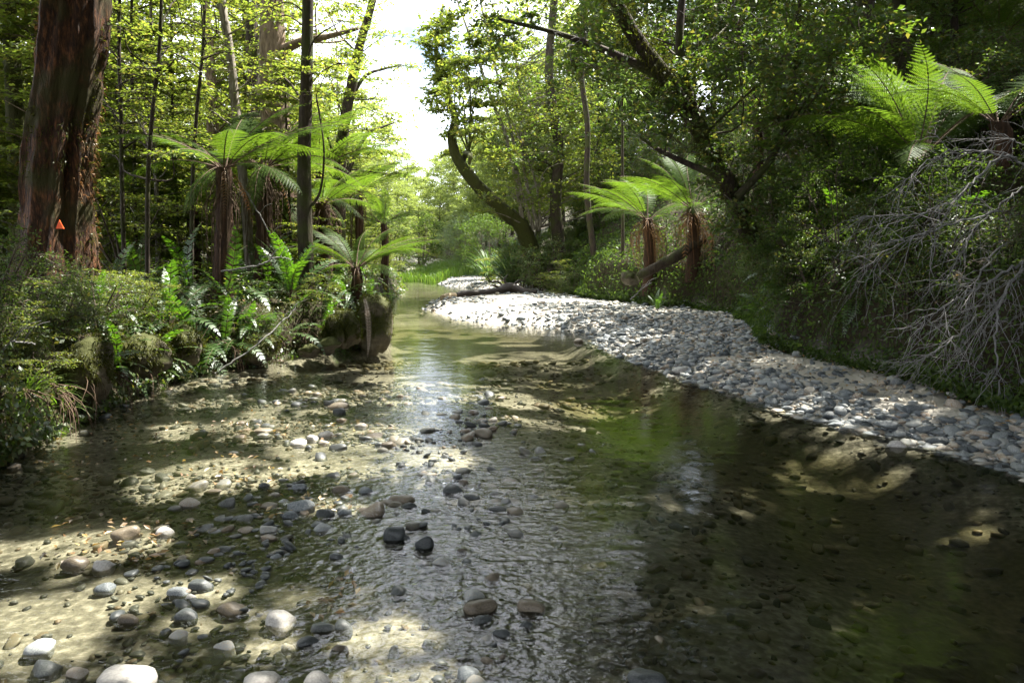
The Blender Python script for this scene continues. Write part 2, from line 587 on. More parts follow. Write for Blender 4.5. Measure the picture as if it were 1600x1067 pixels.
w1 = wave(2.2, (1, 1.6, 1), 2, .4)
w2 = wave(11, (1, 1.5, 1), 2, .8)
w3 = wave(27, (1, 1.4, 1), 2, .6)
rip = n.new('ShaderNodeAttribute')
rip.attribute_name = 'ripple'
mu = n.new('ShaderNodeMath')
mu.operation = 'MULTIPLY'
l.new(w3, mu.inputs[0])
l.new(rip.outputs['Fac'], mu.inputs[1])
mu2 = n.new('ShaderNodeMath')
mu2.operation = 'MULTIPLY'
l.new(w2, mu2.inputs[0])
l.new(rip.outputs['Fac'], mu2.inputs[1])
b1 = n.new('ShaderNodeBump')
b1.inputs['Strength'].default_value, b1.inputs['Distance'].default_value = .1, .05
l.new(w1, b1.inputs['Height'])
b2 = n.new('ShaderNodeBump')
b2.inputs['Strength'].default_value, b2.inputs['Distance'].default_value = 1, .017
l.new(mu2.outputs[0], b2.inputs['Height'])
l.new(b1.outputs[0], b2.inputs['Normal'])
b3 = n.new('ShaderNodeBump')
b3.inputs['Strength'].default_value, b3.inputs['Distance'].default_value = 1, .008
l.new(mu.outputs[0], b3.inputs['Height'])
l.new(b2.outputs[0], b3.inputs['Normal'])
fr = n.new('ShaderNodeFresnel')
fr.inputs['IOR'].default_value = 1.42
l.new(b3.outputs[0], fr.inputs['Normal'])
tr = n.new('ShaderNodeBsdfTransparent')
tr.inputs['Color'].default_value = (.93, .925, .83, 1)
si = n.new('ShaderNodeBsdfDiffuse')
si.inputs['Color'].default_value = (.07, .07, .05, 1)
ml = n.new('ShaderNodeMixShader')
ml.inputs['Fac'].default_value = .07
l.new(tr.outputs[0], ml.inputs[1])
l.new(si.outputs[0], ml.inputs[2])
gl = n.new('ShaderNodeBsdfGlossy')
gl.inputs['Roughness'].default_value = .03
l.new(b3.outputs[0], gl.inputs['Normal'])
ms = n.new('ShaderNodeMixShader')
l.new(fr.outputs[0], ms.inputs['Fac'])
l.new(ml.outputs[0], ms.inputs[1])
l.new(gl.outputs[0], ms.inputs[2])
l.new(ms.outputs[0], out.inputs['Surface'])
M['water'] = m

# ------------------------------------------------------------------ terrain
YL = np.array([-40, 0, 4, 5.2, 7, 9, 10.8, 11.8, 13, 14, 20, 29, 38, 45, 60, 120])
XLv = np.array([-3.2, -3.4, -3.5, -3.65, -3.95, -3.9, -3.1, -2.35, -2.3, -2.8, -3.65, -4.3, -6., -7.2, -11, -45])
YR = np.array([-40, 0, 3, 4.9, 5.8, 6.7, 8.8, 12.2, 13.6, 14.6, 15.4, 16.6, 19.5, 23.5, 26, 28, 31, 35, 45, 60, 120])
XRv = np.array([3.5, 3.7, 3.6, 3.48, 3.2, 2.75, 2.06, 1.32, 1.3, .7, 0, -1.3, -2.4, -2.6, -2.1, -1.2, -1.2, -3.4, -4.6, -8, -40])
YB = np.array([-40, 0, 4, 5.8, 7.7, 9.1, 10, 11.5, 13.5, 15.3, 17, 19, 21, 23, 26, 30, 45, 60, 120])
XBv = np.array([4.3, 4.3, 4.2, 4.1, 3.95, 3.6, 3.4, 3.85, 4.35, 4.6, 4.1, 3.0, 2.1, 1.8, 1.3, .6, -1., -6, -38])


def XL(y):
    return np.interp(y, YL, XLv) + .12 * (vnoise(y * 1.7, 3.3) - .5)


def XR(y):
    return np.interp(y, YR, XRv) + .15 * (vnoise(y * 1.3, 8.1) - .5)


def XB(y):
    return np.interp(y, YB, XBv) + .2 * (vnoise(y * 1.1, 5.7) - .5)


def height(x, y):
    x, y = np.broadcast_arrays(np.asarray(x, float), np.asarray(y, float))
    xl, xr, xb = XL(y), XR(y), XB(y)
    xb = np.maximum(xb, xr + .3)
    t = np.clip((x - xl) / np.maximum(xr - xl, .2), 0, 1)
    near = .008 + .24 * sst(.58, .86, t) + .06 * sst(.25, .05, t)
    mid = .2 + 0 * t
    far = .12 + 0 * t
    dep = near + (mid - near) * sst(7.5, 12.5, y)
    dep = dep + (far - dep) * sst(15, 19, y)
    dep = dep - (.016 * sst(.8, .2, np.abs(x + .25)) * sst(7.5, 6, y) + .016 * sst(.9, .4, np.abs(x + 1.5)) * sst(7, 4, y))
    dep = dep * sst(0, .1, t) * sst(1, .86, t)
    bed = -dep - .03 + .05 * (fbm(x * 1.5, y * 1.5) - .5) * sst(11, 7, y) * sst(0, .1, t) * sst(1, .9, t)
    dr = x - xr
    bar = -.03 + .2 * sst(0, .7, dr) + .06 * sst(.8, 2, dr) + .06 * (fbm(x * .9, y * .9, 4) - .5)
    zin = np.where(dr > 0, bar, bed)
    dl = xl - x
    zl = .62 + .3 * fbm(x * .35, y * .35, 2, 2) + .35 * (fbm(x * 1.4, y * 1.4, 9) - .5)
    lb = -.05 + zl * sst(-.02, .38, dl) + .3 * sst(.4, 2.5, dl) + .12 * (vnoise(x * 2.5, y * 2.5) - .5) * sst(0, .3, dl) + .035 * np.maximum(dl - 14, 0)
    db = x - xb
    rb_ = .2 + 1.0 * sst(-.02, .5, db) + (.8 - .5 * sst(30, 48, y)) * np.clip(db - .45, 0, 9) + .12 * np.clip(db - 9, 0, 30) + .5 * (fbm(x * .6, y * .6, 6) - .5) * sst(.2, 1.5, db) + .25 * (fbm(x * 2, y * 2, 6) - .5) * sst(0, .4, db)
    z = np.where(dl > 0, np.maximum(lb, zin * 0 - .1), np.where(db > 0, rb_, zin))
    fy = sst(38, 62, y)
    z = z + fy * .9 * (dl <= 0) * (db <= 0) + np.maximum(y - 70, 0) * .06
    return z


def h1(x, y):
    return float(height(np.array([x]), np.array([y]))[0])


def ongr(px, Y, dz=0.):
    x = (px - 800) / FPX * Y
    x = x * (1.0)
    return np.array([x, Y, h1(x, Y) + dz])


def onbank(px, Y, dz=0., back=.15):
    x = min((px - 800) / FPX * Y, float(XL(Y)) - back)
    return np.array([x, Y, h1(x, Y) + dz])


def grid_axis(segs):
    a = [segs[0][0]]
    for x0, x1, st in segs:
        k = max(1, int(round((x1 - x0) / st)))
        a += list(np.linspace(x0, x1, k + 1)[1:])
    return np.array(a)


gx = grid_axis([(-90, -30, 5), (-30, -9, .8), (-9, -4.6, .2), (-4.6, 5.4, .065), (5.4, 9, .16), (9, 30, .8), (30, 80, 5)])
gy = grid_axis([(-45, -2, 2.5), (-2, 2, .2), (2, 12, .07), (12, 22, .14), (22, 36, .3), (36, 70, .8), (70, 220, 8)])
X, Y = np.meshgrid(gx, gy)
Z = height(X, Y)
nx, ny = len(gx), len(gy)
ii = (np.arange(ny - 1)[:, None] * nx + np.arange(nx - 1)[None]).ravel()
mb = MB()
mb.add(np.stack([X, Y, Z], -1).reshape(-1, 3), np.stack([ii, ii + 1, ii + nx + 1, ii + nx], -1))
g = mb.build('ground', M['ground'], kind='structure')
DL, DB, DR = (XL(Y) - X), X - np.maximum(XB(Y), XR(Y) + .3), X - XR(Y)
bank = np.maximum(sst(-.05, .08, DL + .05 * (vnoise(X * 5, Y * 5) - .5)), sst(-.1, .1, DB + .3 * (vnoise(X * 3, Y * 3) - .5)))
bar = sst(-.1, .15, DR) * (1 - bank)
mud_shade = sst(-.09, -.22, Z + .12 * (fbm(X * .9, Y * .9, 3.) - .5)) * .92  # olive mud in the deep bed, also darkened to stand for shade
mud_shade = mud_shade * (1 - .6 * sst(9, 10.5, Y) * sst(16, 12, Y))
for nm, A in (('bank', bank), ('bar', bar), ('mud', mud_shade)):
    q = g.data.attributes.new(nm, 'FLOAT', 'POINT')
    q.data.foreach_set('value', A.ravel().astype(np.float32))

wx = grid_axis([(-14, -2.2, .3), (-2.2, 2.4, .022), (2.4, 8, .2)])
wy = grid_axis([(-12, 1.4, .4), (1.4, 6, .022), (6, 9, .05), (9, 60, .4)])
X, Y = np.meshgrid(wx, wy)
nx, ny = len(wx), len(wy)
ii = (np.arange(ny - 1)[:, None] * nx + np.arange(nx - 1)[None]).ravel()
mb = MB()
mb.add(np.stack([X, Y, X * 0], -1).reshape(-1, 3), np.stack([ii, ii + 1, ii + nx + 1, ii + nx], -1))
w = mb.build('water', M['water'], kind='structure')
u, v = pix(np.stack([X, Y, X * 0], -1))
rp = .06 + .94 * sst(.9, -.3, np.abs(X + .25) / 1.1) * sst(7.8, 3.8, Y) + .35 * sst(-.5, -1.2, X) * sst(10, 6, Y)
q = w.data.attributes.new('ripple', 'FLOAT', 'POINT')
q.data.foreach_set('value', np.clip(rp, 0, 1).ravel().astype(np.float32))


# ------------------------------------------------------------------ fuzz: moss and small ground cover
def ground_normals(x, y):
    e = .04
    zx = (height(x + e, y) - height(x - e, y)) / (2 * e)
    zy = (height(x, y + e) - height(x, y - e)) / (2 * e)
    return unit(np.stack([-zx, -zy, np.ones_like(zx)], -1))


def blades(P, N, L, W, droop=.5, spread=.6):
    n = len(P)
    D = unit(N + rng.normal(size=(n, 3)) * spread)
    U = unit(np.cross(D, rng.normal(size=(n, 3))))
    L = (L * rng.uniform(.5, 1.3, n))[:, None]
    mid = P + D * L * .55
    tip = P + D * L + np.array([0, 0, -1]) * L * droop
    V = np.stack([P - U * W, P + U * W, mid + U * W * .7, mid - U * W * .7, tip], 1).reshape(-1, 3)
    k = np.arange(n)[:, None] * 5
    return V, np.concatenate([k + np.array([[0, 1, 2]]), k + np.array([[0, 2, 3]]), k + np.array([[3, 2, 4]])])


mb = MB()
n = 27000
y = rng.uniform(4, 15, n)
x = XL(y) + .03 - 1.9 * rng.uniform(0, 1, n) ** 1.4
ok = vnoise(x * 2.2, y * 2.2) > .3
x, y = x[ok], y[ok]
P = np.stack([x, y, height(x, y)], -1)
mb.add(*blades(P, ground_normals(x, y), .055, .006, .5))
n = 22000
y = rng.uniform(5, 24, n)
x = XB(y) + rng.uniform(.02, 3.2, n) ** 1.3
P = np.stack([x, y, height(x, y)], -1)
mb.add(*blades(P, ground_normals(x, y), .04, .006, .8))
mb.build('moss', M['moss'], kind='stuff', smooth=False)

mb = MB()
n = 76000
y = 5 + 25 * rng.uniform(0, 1, n) ** 1.5
x = XB(y) + rng.uniform(.0, 1, n) ** 2.3 * 9
P = np.stack([x, y, height(x, y)], -1)
N = ground_normals(x, y)
hh = .35 * vnoise(x * 1.5, y * 1.5) * rng.uniform(0, 1, n) + .02
P = P + N * hh[:, None]
EXTRA = [('right', P, N)]
n = 46000
y = 5 + 33 * rng.uniform(0, 1, n) ** 1.8
x = XL(y) - .02 - rng.uniform(0, 1, n) ** 1.7 * (2 + .7 * y)
P = np.stack([x, y, height(x, y)], -1)
N = ground_normals(x, y)
hh = .4 * vnoise(x * 1.3, y * 1.3) * rng.uniform(0, 1, n) + .02
EXTRA.append(('left', P + N * hh[:, None], N))
for nm, P, N in EXTRA:
    mb = MB()
    q = rng.uniform(.6, 1.4, len(P)) * (1 + np.maximum(P[:, 1] - 9, 0) * .05)
    def _lv(P, N, q):
        D = rng.normal(size=P.shape)
        N = unit(N * .8 + rng.normal(size=P.shape) * .45)
        D = unit(D - N * np.sum(D * N, -1, keepdims=True))
        Sd = np.cross(N, D)
        q = q[:, None]
        V = np.stack([P, P + D * .025 * q - Sd * .014 * q, P + D * .055 * q, P + D * .025 * q + Sd * .014 * q], 1).reshape(-1, 3)
        k = np.arange(len(P))[:, None] * 4
        return V, np.concatenate([k + np.array([[0, 1, 2]]), k + np.array([[0, 2, 3]])])
    mb.add(*_lv(P, N, q))
    mb.build('undergrowth', M['dark_leaf'] if nm == 'right' else M['broad_leaf'], kind='stuff', smooth=False)

# ------------------------------------------------------------------ trees
def crown(mb, C, R, flat=.8, ntw=8, nlf=12, L=.06, W=.035, lm=0, tm=1, filt=False, up=.7, droop=.15, dens=None, twr=.005):
    C, R = np.asarray(C, float), np.asarray(R, float)
    n = len(C)
    D = rng.normal(size=(n, ntw, 3))
    D[..., 2] *= flat
    D = D / np.linalg.norm(np.where(np.arange(3) < 3, D, D), axis=-1, keepdims=True)
    D[..., 2] *= flat ** .5
    len_ = R[:, None] * rng.uniform(.55, 1.1, (n, ntw))
    E = C[:, None] + D * len_[..., None]
    E[..., 2] -= droop * len_
    uu = np.linspace(.12, 1, nlf)[None, None, :] + rng.uniform(-.05, .05, (n, ntw, nlf))
    P = C[:, None, None] + D[:, :, None] * (len_[..., None] * uu)[..., None]
    P[..., 2] -= droop * len_[..., None] * uu ** 2
    side = unit(np.cross(D, np.array([0, 0, 1.])))[:, :, None]
    off = rng.normal(size=(n, ntw, nlf, 1)) * (.16 * R[:, None, None, None])
    P = P + side * off + rng.normal(size=P.shape) * (.05 * R[:, None, None, None]) * np.array([1, 1, max(flat, .25)])
    LD = D[:, :, None] * .8 + side * np.sign(off) * .9 + rng.normal(size=P.shape) * .4
    N = np.array([0, 0, up]) + rng.normal(size=P.shape) * (.28 + .45 * flat)
    P, LD, N = P.reshape(-1, 3), LD.reshape(-1, 3), N.reshape(-1, 3)
    A, B = np.repeat(C, ntw, 0), E.reshape(-1, 3)
    if filt:
        LU = unit(LD - unit(N) * np.sum(LD * unit(N), -1, keepdims=True)) * L
        k = keep(P) & keep(P + LU) & keep(P + LU * .5)
        P, LD, N = P[k], LD[k], N[k]
        k = keep((A + B) / 2) & keep(B)
        A, B = A[k], B[k]
    s = rng.uniform(.7, 1.25, len(P))
    mb.add(*leaves(P, N, L * s, W * s, LD), lm)
    if twr and len(A):
        mb.add(*prism(A, B, twr, twr * .35), tm)


def limbs(mb, TP, TR, C, R, m=0, sides=5, rk=.35, filt=False):
    TP = np.asarray(TP)
    if filt:
        C = C[keep(C)]
    if len(C) > 60:
        C = C[::2]
    for c in C:
        d = np.linalg.norm(TP - c, axis=1) + np.where(TP[:, 2] > c[2] + .1, 3., 0) + .6 * np.abs(TP[:, 2] - (c[2] - .45 * np.linalg.norm((TP - c)[:, :2], axis=1)))
        i = int(np.argmin(d))
        a = TP[i]
        L = np.linalg.norm(c - a)
        if L < .15:
            continue
        mid = (a + c) / 2 + np.array([0, 0, .08 * L]) + rng.normal(size=3) * .13 * L
        r0 = min(TR[i] * .6, .008 + .012 * L)
        g_ = curve([a, mid, c], 6)
        if filt:
            r0 *= .6
            if (open_at(g_) > .6).mean() > .1:
                continue
        add_tube(mb, g_, np.linspace(r0, .006, 7), sides, m)


def make_tree(name, label, cat, trunk, r, C, R, leafm, barkm, L, W, flat=.8, ntw=8, nlf=12, filt=False, group=None, sides=10, rough=.12, loc=(0, 0, 0), twr=.005, extra=None, fuzz=0, up=.7, droop=.15):
    """trunk: list of polylines with radii pairs"""
    t = thing(name, label, cat, loc, group)
    loc = np.asarray(loc, float)
    tb = MB()
    AP, AR = [], []
    for k, (pl, (ra, rb_)) in enumerate(zip(trunk, r)):
        q = curve(pl, max(8, int(6 * len(pl))))
        rr = ra + (rb_ - ra) * np.linspace(0, 1, len(q)) ** .8
        add_tube(tb, q - loc, rr, sides if k == 0 else 7, 0, rough=rough, seed=float(rng.uniform(0, 50)), fscale=2.5)
        AP.append(q)
        AR.append(rr)
    AP, AR = np.vstack(AP), np.concatenate(AR)
    if len(C):
        C, R = np.asarray(C, float), np.asarray(R, float)
        lb = MB()
        limbs(lb, AP, AR, C, R, filt=filt)
        lb.v = [q - loc for q in lb.v]
        for q, (f, mm_) in zip(lb.v, lb.f):
            pass
        if lb.n:
            off = tb.n
            tb.v += lb.v
            tb.f += [(f + off, mm_) for f, mm_ in lb.f]
            tb.n += lb.n
    if extra:
        extra(tb)
    tb.build('trunk', barkm, t)
    if fuzz:
        k = rng.integers(0, sum(len(q) for q in tb.v[:1]), fuzz)
        q0 = curve(trunk[0], max(8, int(6 * len(trunk[0])))) - loc
        Pv = tb.v[0][k]
        cn_ = q0[np.argmin(np.linalg.norm(Pv[:, None] - q0[None], axis=-1), 1)]
        Pv = Pv + rng.normal(size=Pv.shape) * .07
        fb = MB()
        fb.add(*blades(Pv * .97 + cn_ * .03, unit(Pv - cn_), .07, .007, .9, .5))
        fb.build('moss', M['moss'], t, smooth=False, kind='stuff')
    if len(C):
        cb = MB()
        crown(cb, C, R, flat, ntw, nlf, L, W, 0, 1, filt, up, droop, twr=twr)
        cb.v = [q - loc for q in cb.v]
        cb.build('crown', [leafm, M['twig']], t, smooth=False, kind='stuff')
    return t


def blob(c, rad, n, rmin, rmax, shell=.5):
    d = unit(rng.normal(size=(n, 3)))
    rr = rng.uniform(shell, 1, n) ** .6
    return np.asarray(c) + d * rr[:, None] * np.asarray(rad), rng.uniform(rmin, rmax, n)


# ---- prototypes (built once near the origin, then placed and copied)
def proto_beech(h, n, spread, seed, r0, leafm, barkm, L=.105, W=.06, z0=.12, cr=(.55, 1.1)):
    zs = (z0 + (1 - z0) * rng.uniform(0, 1, n) ** 1.5) * h
    a = rng.uniform(0, 2 * math.pi, n)
    rad = spread * (1.05 - .65 * (zs / h)) * rng.uniform(.25, 1, n)
    C = np.stack([np.cos(a) * rad, np.sin(a) * rad, zs], -1)
    lean = rng.normal(size=2) * .03 * h
    tp = [(0, 0, -.4), (lean[0] * .3, lean[1] * .1, h * .33), (lean[0] * .4, lean[1], h * .66), (lean[0], lean[1] * 1.2, h)]
    return Proto(make_tree('beech_tree', 'slender beech tree with flat sprays of small leaves', 'tree', [tp], [(r0, .02)], C, rng.uniform(*cr, n), leafm, barkm, L, W, flat=.14, ntw=11, nlf=17, up=1., droop=.12, sides=9))


PB = [proto_beech(11, 75, 2.3, 1, .15, M['beech_leaf'], M['bark_dark']), proto_beech(13, 80, 2.6, 2, .2, M['beech_leaf'], M['bark_beech'], z0=.2),
      proto_beech(7, 85, 1.5, 3, .05, M['beech_leaf'], M['bark_dark'], cr=(.4, .75), L=.09, W=.052), proto_beech(9, 95, 1.7, 4, .07, M['beech_leaf'], M['bark_pale'], cr=(.4, .8), L=.09, W=.052)]


def proto_round(h, w_, n, leafm, L, W, r0=.16, z0=.35, flat=.75, cr=(.5, .9), name='broadleaf_tree', ntw=9, nlf=13):
    C, R = blob((0, 0, h * (z0 + 1) / 2), (w_, w_, h * (1 - z0) / 2), n, *cr)
    return Proto(make_tree(name, 'broadleaf tree with a rounded crown', 'tree', [[(0, 0, -.6), (.1, 0, h * .3), (-.1, .1, h * .6), (0, 0, h * .92)]], [(r0, .03)], C, R, leafm, M['bark_dark'], L, W, flat=flat, ntw=ntw, nlf=nlf))


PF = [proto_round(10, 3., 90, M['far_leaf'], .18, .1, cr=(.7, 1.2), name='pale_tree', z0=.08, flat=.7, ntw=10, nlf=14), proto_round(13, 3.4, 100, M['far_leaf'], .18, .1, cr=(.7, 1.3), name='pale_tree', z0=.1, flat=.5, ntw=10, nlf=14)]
PA = [proto_round(8, 2.3, 75, M['broad_leaf'], .1, .06, ntw=10, nlf=15), proto_round(10, 2.4, 85, M['dark_leaf'], .1, .06, z0=.25, ntw=10, nlf=15)]


def proto_shrub(name, h, w_, n, leafm, L, W, flat=.8, ntw=8, nlf=12, cr=(.25, .45)):
    C, R = blob((0, 0, h * .55), (w_, w_, h * .5), n, *cr, shell=.35)
    st = []
    for k in range(5):
        a = k * 1.256 + .4
        st.append([(0, 0, -.3), (math.cos(a) * .15 * w_, math.sin(a) * .15 * w_, h * .25), (math.cos(a) * .6 * w_, math.sin(a) * .6 * w_, h * .75)])
    t = make_tree(name, 'leafy shrub', 'shrub', st, [(.03, .008)] * 5, C, R, leafm, M['twig'], L, W, flat=flat, ntw=ntw, nlf=nlf, sides=6, twr=.003)
    for c in t.children:
        if c.name.startswith('trunk'):
            c.name = 'stem'
    return Proto(t)


PS = [proto_shrub('shrub', 1.9, 1.0, 42, M['broad_leaf'], .06, .038), proto_shrub('shrub', 1.5, .9, 46, M['dark_leaf'], .04, .022),
      proto_shrub('shrub', 2.6, 1.2, 50, M['dark_leaf'], .07, .042), proto_shrub('shrub', 1.3, .9, 40, M['beech_leaf'], .05, .026, flat=.3),
      proto_shrub('shrub', 1.1, .8, 50, M['broad_leaf'], .03, .02, ntw=9, nlf=13)]
PG = proto_shrub('grey_green_shrub', 5, 2.6, 80, M['grey_leaf'], .12, .035, cr=(.5, .9), flat=1.2, ntw=10, nlf=14)


# ---- fronds
def frond_mesh(name, L, a0, a1, npair, lp, npn, mats, power=1.2, hang=.15, fwd=.45, twist=0.):
    mb = MB()
    s = np.linspace(0, 1, 45)
    th = a0 + (a1 - a0) * s ** power
    dx, dz = np.cos(th) * L / 44, np.sin(th) * L / 44
    px = np.concatenate([[0], np.cumsum(dx)[:-1]])
    pz = np.concatenate([[0], np.cumsum(dz)[:-1]])
    C = np.stack([px, .04 * L * np.sin(s * 3 + twist) * s, pz], -1)
    add_tube(mb, C[::3], np.linspace(.011, .0025, 15) * (L / 1.6) ** .5, 4, 1)
    T = unit(np.gradient(C, axis=0))
    for i in range(npair):
        si = .1 + .89 * (i + .5) / npair
        k = si * 44
        k0 = min(int(k), 43)
        c = C[k0] + (C[k0 + 1] - C[k0]) * (k - k0)
        t = T[k0]
        nn = unit(np.cross(t, np.array([0, 1., 0])))
        nn = -nn if nn[2] < 0 else nn
        shp = min(1, .25 + .75 * (si / .38)) if si < .38 else max(.07, 1 - ((si - .38) / .62) ** 1.7)
        for sg in (-1, 1):
            l_ = lp * shp * rng.uniform(.9, 1.08)
            d = unit(np.array([0, sg, 0]) + t * (fwd + .5 * si) - nn * .18 + rng.normal(size=3) * .04)
            u = (np.arange(npn) + .5) / npn
            base = c + d * (l_ * u)[:, None] - nn * (hang * l_ * u ** 2)[:, None]
            e = unit(t - d * np.dot(t, d))
            wl = np.minimum(.17 * l_, L / npair * .62) * np.minimum(1, 1.15 * (1 - u) ** .7 + .06)
            hw = d * (l_ / npn * .42)
            for q in (-1, 1):
                tip = base + e * (q * wl)[:, None] + d * (wl * .35)[:, None] - nn * (wl * .12)[:, None]
                V = np.stack([base - hw, base + hw, tip], 1).reshape(-1, 3)
                mb.add(V, np.arange(len(u) * 3).reshape(-1, 3), 0)
    return mb.mesh(name, mats, smooth=False)


def simple_frond(name, L, a0, a1, npair, lp, mats, power=1.3, wob=.04):
    mb = MB()
    s = np.linspace(0, 1, 45)
    th = a0 + (a1 - a0) * s ** power
    C = np.stack([np.concatenate([[0], np.cumsum(np.cos(th))[:-1]]) * L / 44, wob * L * np.sin(s * 3), np.concatenate([[0], np.cumsum(np.sin(th))[:-1]]) * L / 44], -1)
    add_tube(mb, C[::4], np.linspace(.006, .0015, 12), 4, 1)
    T = unit(np.gradient(C, axis=0))
    for i in range(npair):
        si = .1 + .89 * (i + .5) / npair
        k0 = min(int(si * 44), 43)
        c, t = C[k0], T[k0]
        nn = unit(np.cross(t, np.array([0, 1., 0])))
        shp = min(1, .35 + .65 * (si / .35)) if si < .5 else max(.1, 1 - ((si - .5) / .5) ** 1.8)
        nn = -nn if nn[2] < 0 else nn
        for sg in (-1, 1):
            l_ = lp * shp
            d = unit(np.array([0, sg, 0]) + t * (.3 + .4 * si) + nn * .12 + rng.normal(size=3) * .05)
            w_ = t * (L / npair * .36)
            a, b_ = c + d * l_ * .55 - nn * .02 * l_, c + d * l_ - nn * .15 * l_
            mb.add([c - w_ * .8, c + w_ * .8, a + w_ * .75, b_, a - w_ * .75], [[0, 1, 2], [0, 2, 4], [4, 2, 3]], 0)
    return mb.mesh(name, mats, smooth=False)


FM = [M['fern'], M['root']]
R_ = math.radians
TF = {'up': frond_mesh('frond', 1.7, R_(65), R_(5), 26, .34, 15, FM), 'mid': frond_mesh('frond', 1.8, R_(42), R_(-30), 28, .36, 15, FM, twist=1),
      'low': frond_mesh('frond', 1.7, R_(18), R_(-50), 27, .36, 15, FM, twist=2), 'flat': frond_mesh('frond', 1.9, R_(28), R_(-8), 30, .36, 15, FM, twist=.4),
      'hang': frond_mesh('frond', 1.4, R_(-5), R_(-85), 24, .3, 13, FM, power=.6)}
DFm = [M['dead_frond'], M['root']]
TF['dead'] = frond_mesh('dead_frond', 1.2, R_(-20), R_(-92), 18, .1, 6, DFm, power=.4)
CM = [M['crown_fern'], M['root']]
CF = {'up': simple_frond('frond', .95, R_(78), R_(25), 30, .1, CM), 'mid': simple_frond('frond', .95, R_(55), R_(-25), 30, .1, CM, wob=-.05),
      'low': simple_frond('frond', .9, R_(25), R_(-60), 28, .1, CM), 'hang': simple_frond('frond', .8, R_(-5), R_(-85), 26, .09, CM, power=.5)}
PALE = simple_frond('dead_frond', 1.0, R_(-10), R_(-70), 46, .05, [M['pale_dead'], M['root']], power=.8)


def skirt_mesh(h, r, n, wide=1.):
    """hanging dead stalks round a tree fern trunk"""
    mb = MB()
    for k in range(n):
        a = rng.uniform(0, 6.283)
        z = h - rng.uniform(0, .25) * h
        l_ = rng.uniform(.15, .85) * h
        b_ = rng.uniform(.75, 1.25)
        p0 = np.array([math.cos(a) * r * .8, math.sin(a) * r * .8, z])
        b_ *= wide
        p1 = np.array([math.cos(a) * r * 1.5 * b_, math.sin(a) * r * 1.5 * b_, z - l_ * .3])
        p2 = np.array([math.cos(a + .1) * r * 1.25 * b_, math.sin(a + .1) * r * 1.25 * b_, max(z - l_, .02)])
        add_tube(mb, curve([p0, p1, p2], 6), np.linspace(.009, .003, 7), 3, 0)
    return mb


def tree_fern(base, top, r, label, fronds, scale=1., skirt=40, group=None, cat='tree fern', ntrunk=True, skm='root'):
    """fronds: list of (kind, azimuth deg, extra tilt deg, scale)"""
    base, top = np.asarray(base, float), np.asarray(top, float)
    t = thing('tree_fern', label, cat, base, group)
    d = top - base
    hgt = d[2]
    if ntrunk:
        mb = MB()
        q = curve([(0, 0, -.3), d * .5 + np.array([.04, 0, 0]), d], 20)
        add_tube(mb, q, np.linspace(r * 1.15, r * .8, len(q)), 14, 0, rough=.25, seed=float(rng.uniform(0, 9)), fscale=7)
        mb.build('trunk', M['fern_trunk'], t)
        if skirt:
            sb = skirt_mesh(hgt, r, skirt, 1.7 if skm == 'dead_frond' else 1.25)
            k = sb.build('skirt', M[skm], t, kind='stuff')
            sh = np.array([d[0], d[1]]) / max(hgt, .1)
            co = np.concatenate(sb.v)
            co[:, :2] += co[:, 2:3] * sh
            k.data.vertices.foreach_set('co', co.ravel())
    fronds = list(fronds) + [(kd, az + 22 + rng.uniform(-9, 9), ti + rng.uniform(-4, 8), sc * rng.uniform(.85, 1.05)) for kd, az, ti, sc in fronds if kd in ('flat', 'mid', 'up')][::2 if len(fronds) > 13 else 1]
    for kd, az, ti, sc in fronds:
        link('dead_frond' if kd == 'dead' else 'frond', TF[kd], t, d + np.array([math.cos(R_(az)), math.sin(R_(az)), 0]) * r * .5, (rng.uniform(-.25, .25), R_(-ti), R_(az)), scale * sc)
    return t


def auto_fronds(n, hang=2, dead=3):
    out = []
    off = rng.uniform(0, 360)
    for k in range(n):
        out.append((['mid', 'flat', 'up', 'low', 'mid'][k % 5], off + k * 360 / n * 1.0 + rng.uniform(-12, 12), rng.uniform(-8, 8), rng.uniform(.8, 1.08)))
    for k in range(hang):
        out.append(('hang', rng.uniform(0, 360), 0, rng.uniform(.6, .9)))
    for k in range(dead):
        out.append(('dead', rng.uniform(0, 360), 0, rng.uniform(.6, 1)))
    return out


def ground_fern(loc, label, scale=1., n=11, kinds=('up', 'mid', 'low', 'mid'), group=None, dirs=None):
    t = thing('ground_fern', label, 'fern', loc, group)
    off = rng.uniform(0, 360)
    for k in range(n):
        az = off + k * 360 / n + rng.uniform(-14, 14) if dirs is None else rng.uniform(*dirs)
        link('frond', CF[kinds[k % len(kinds)]], t, (0, 0, -.02), (rng.uniform(-.3, .3), rng.uniform(-.2, .2), R_(az)), scale * rng.uniform(.75, 1.1))
    return t


# ------------------------------------------------------------------ named trees of the left bank
def T3(pts):
    return [tuple(at(*p)) for p in pts]


def px_clumps(pts, jy=1.2, r=(.4, .7)):
    """clumps of foliage: (px, py, depth)"""
    C = np.array([at(a + rng.normal() * 5, b_ + rng.normal() * 5, c + rng.uniform(-jy, jy) * .5) for a, b_, c in pts])
    return C, rng.uniform(r[0], r[1], len(C))


def cloud(px0, px1, py0, py1, Y0, Y1, n, r):
    Yd = rng.uniform(Y0, Y1, n)
    C = np.array([at(a, b_, c) for a, b_, c in zip(rng.uniform(px0, px1, n), rng.uniform(py0, py1, n), Yd)])
    gz = height(C[:, 0], C[:, 1])
    C = C[C[:, 2] > gz + .3]
    return C, rng.uniform(r[0], r[1], len(C))


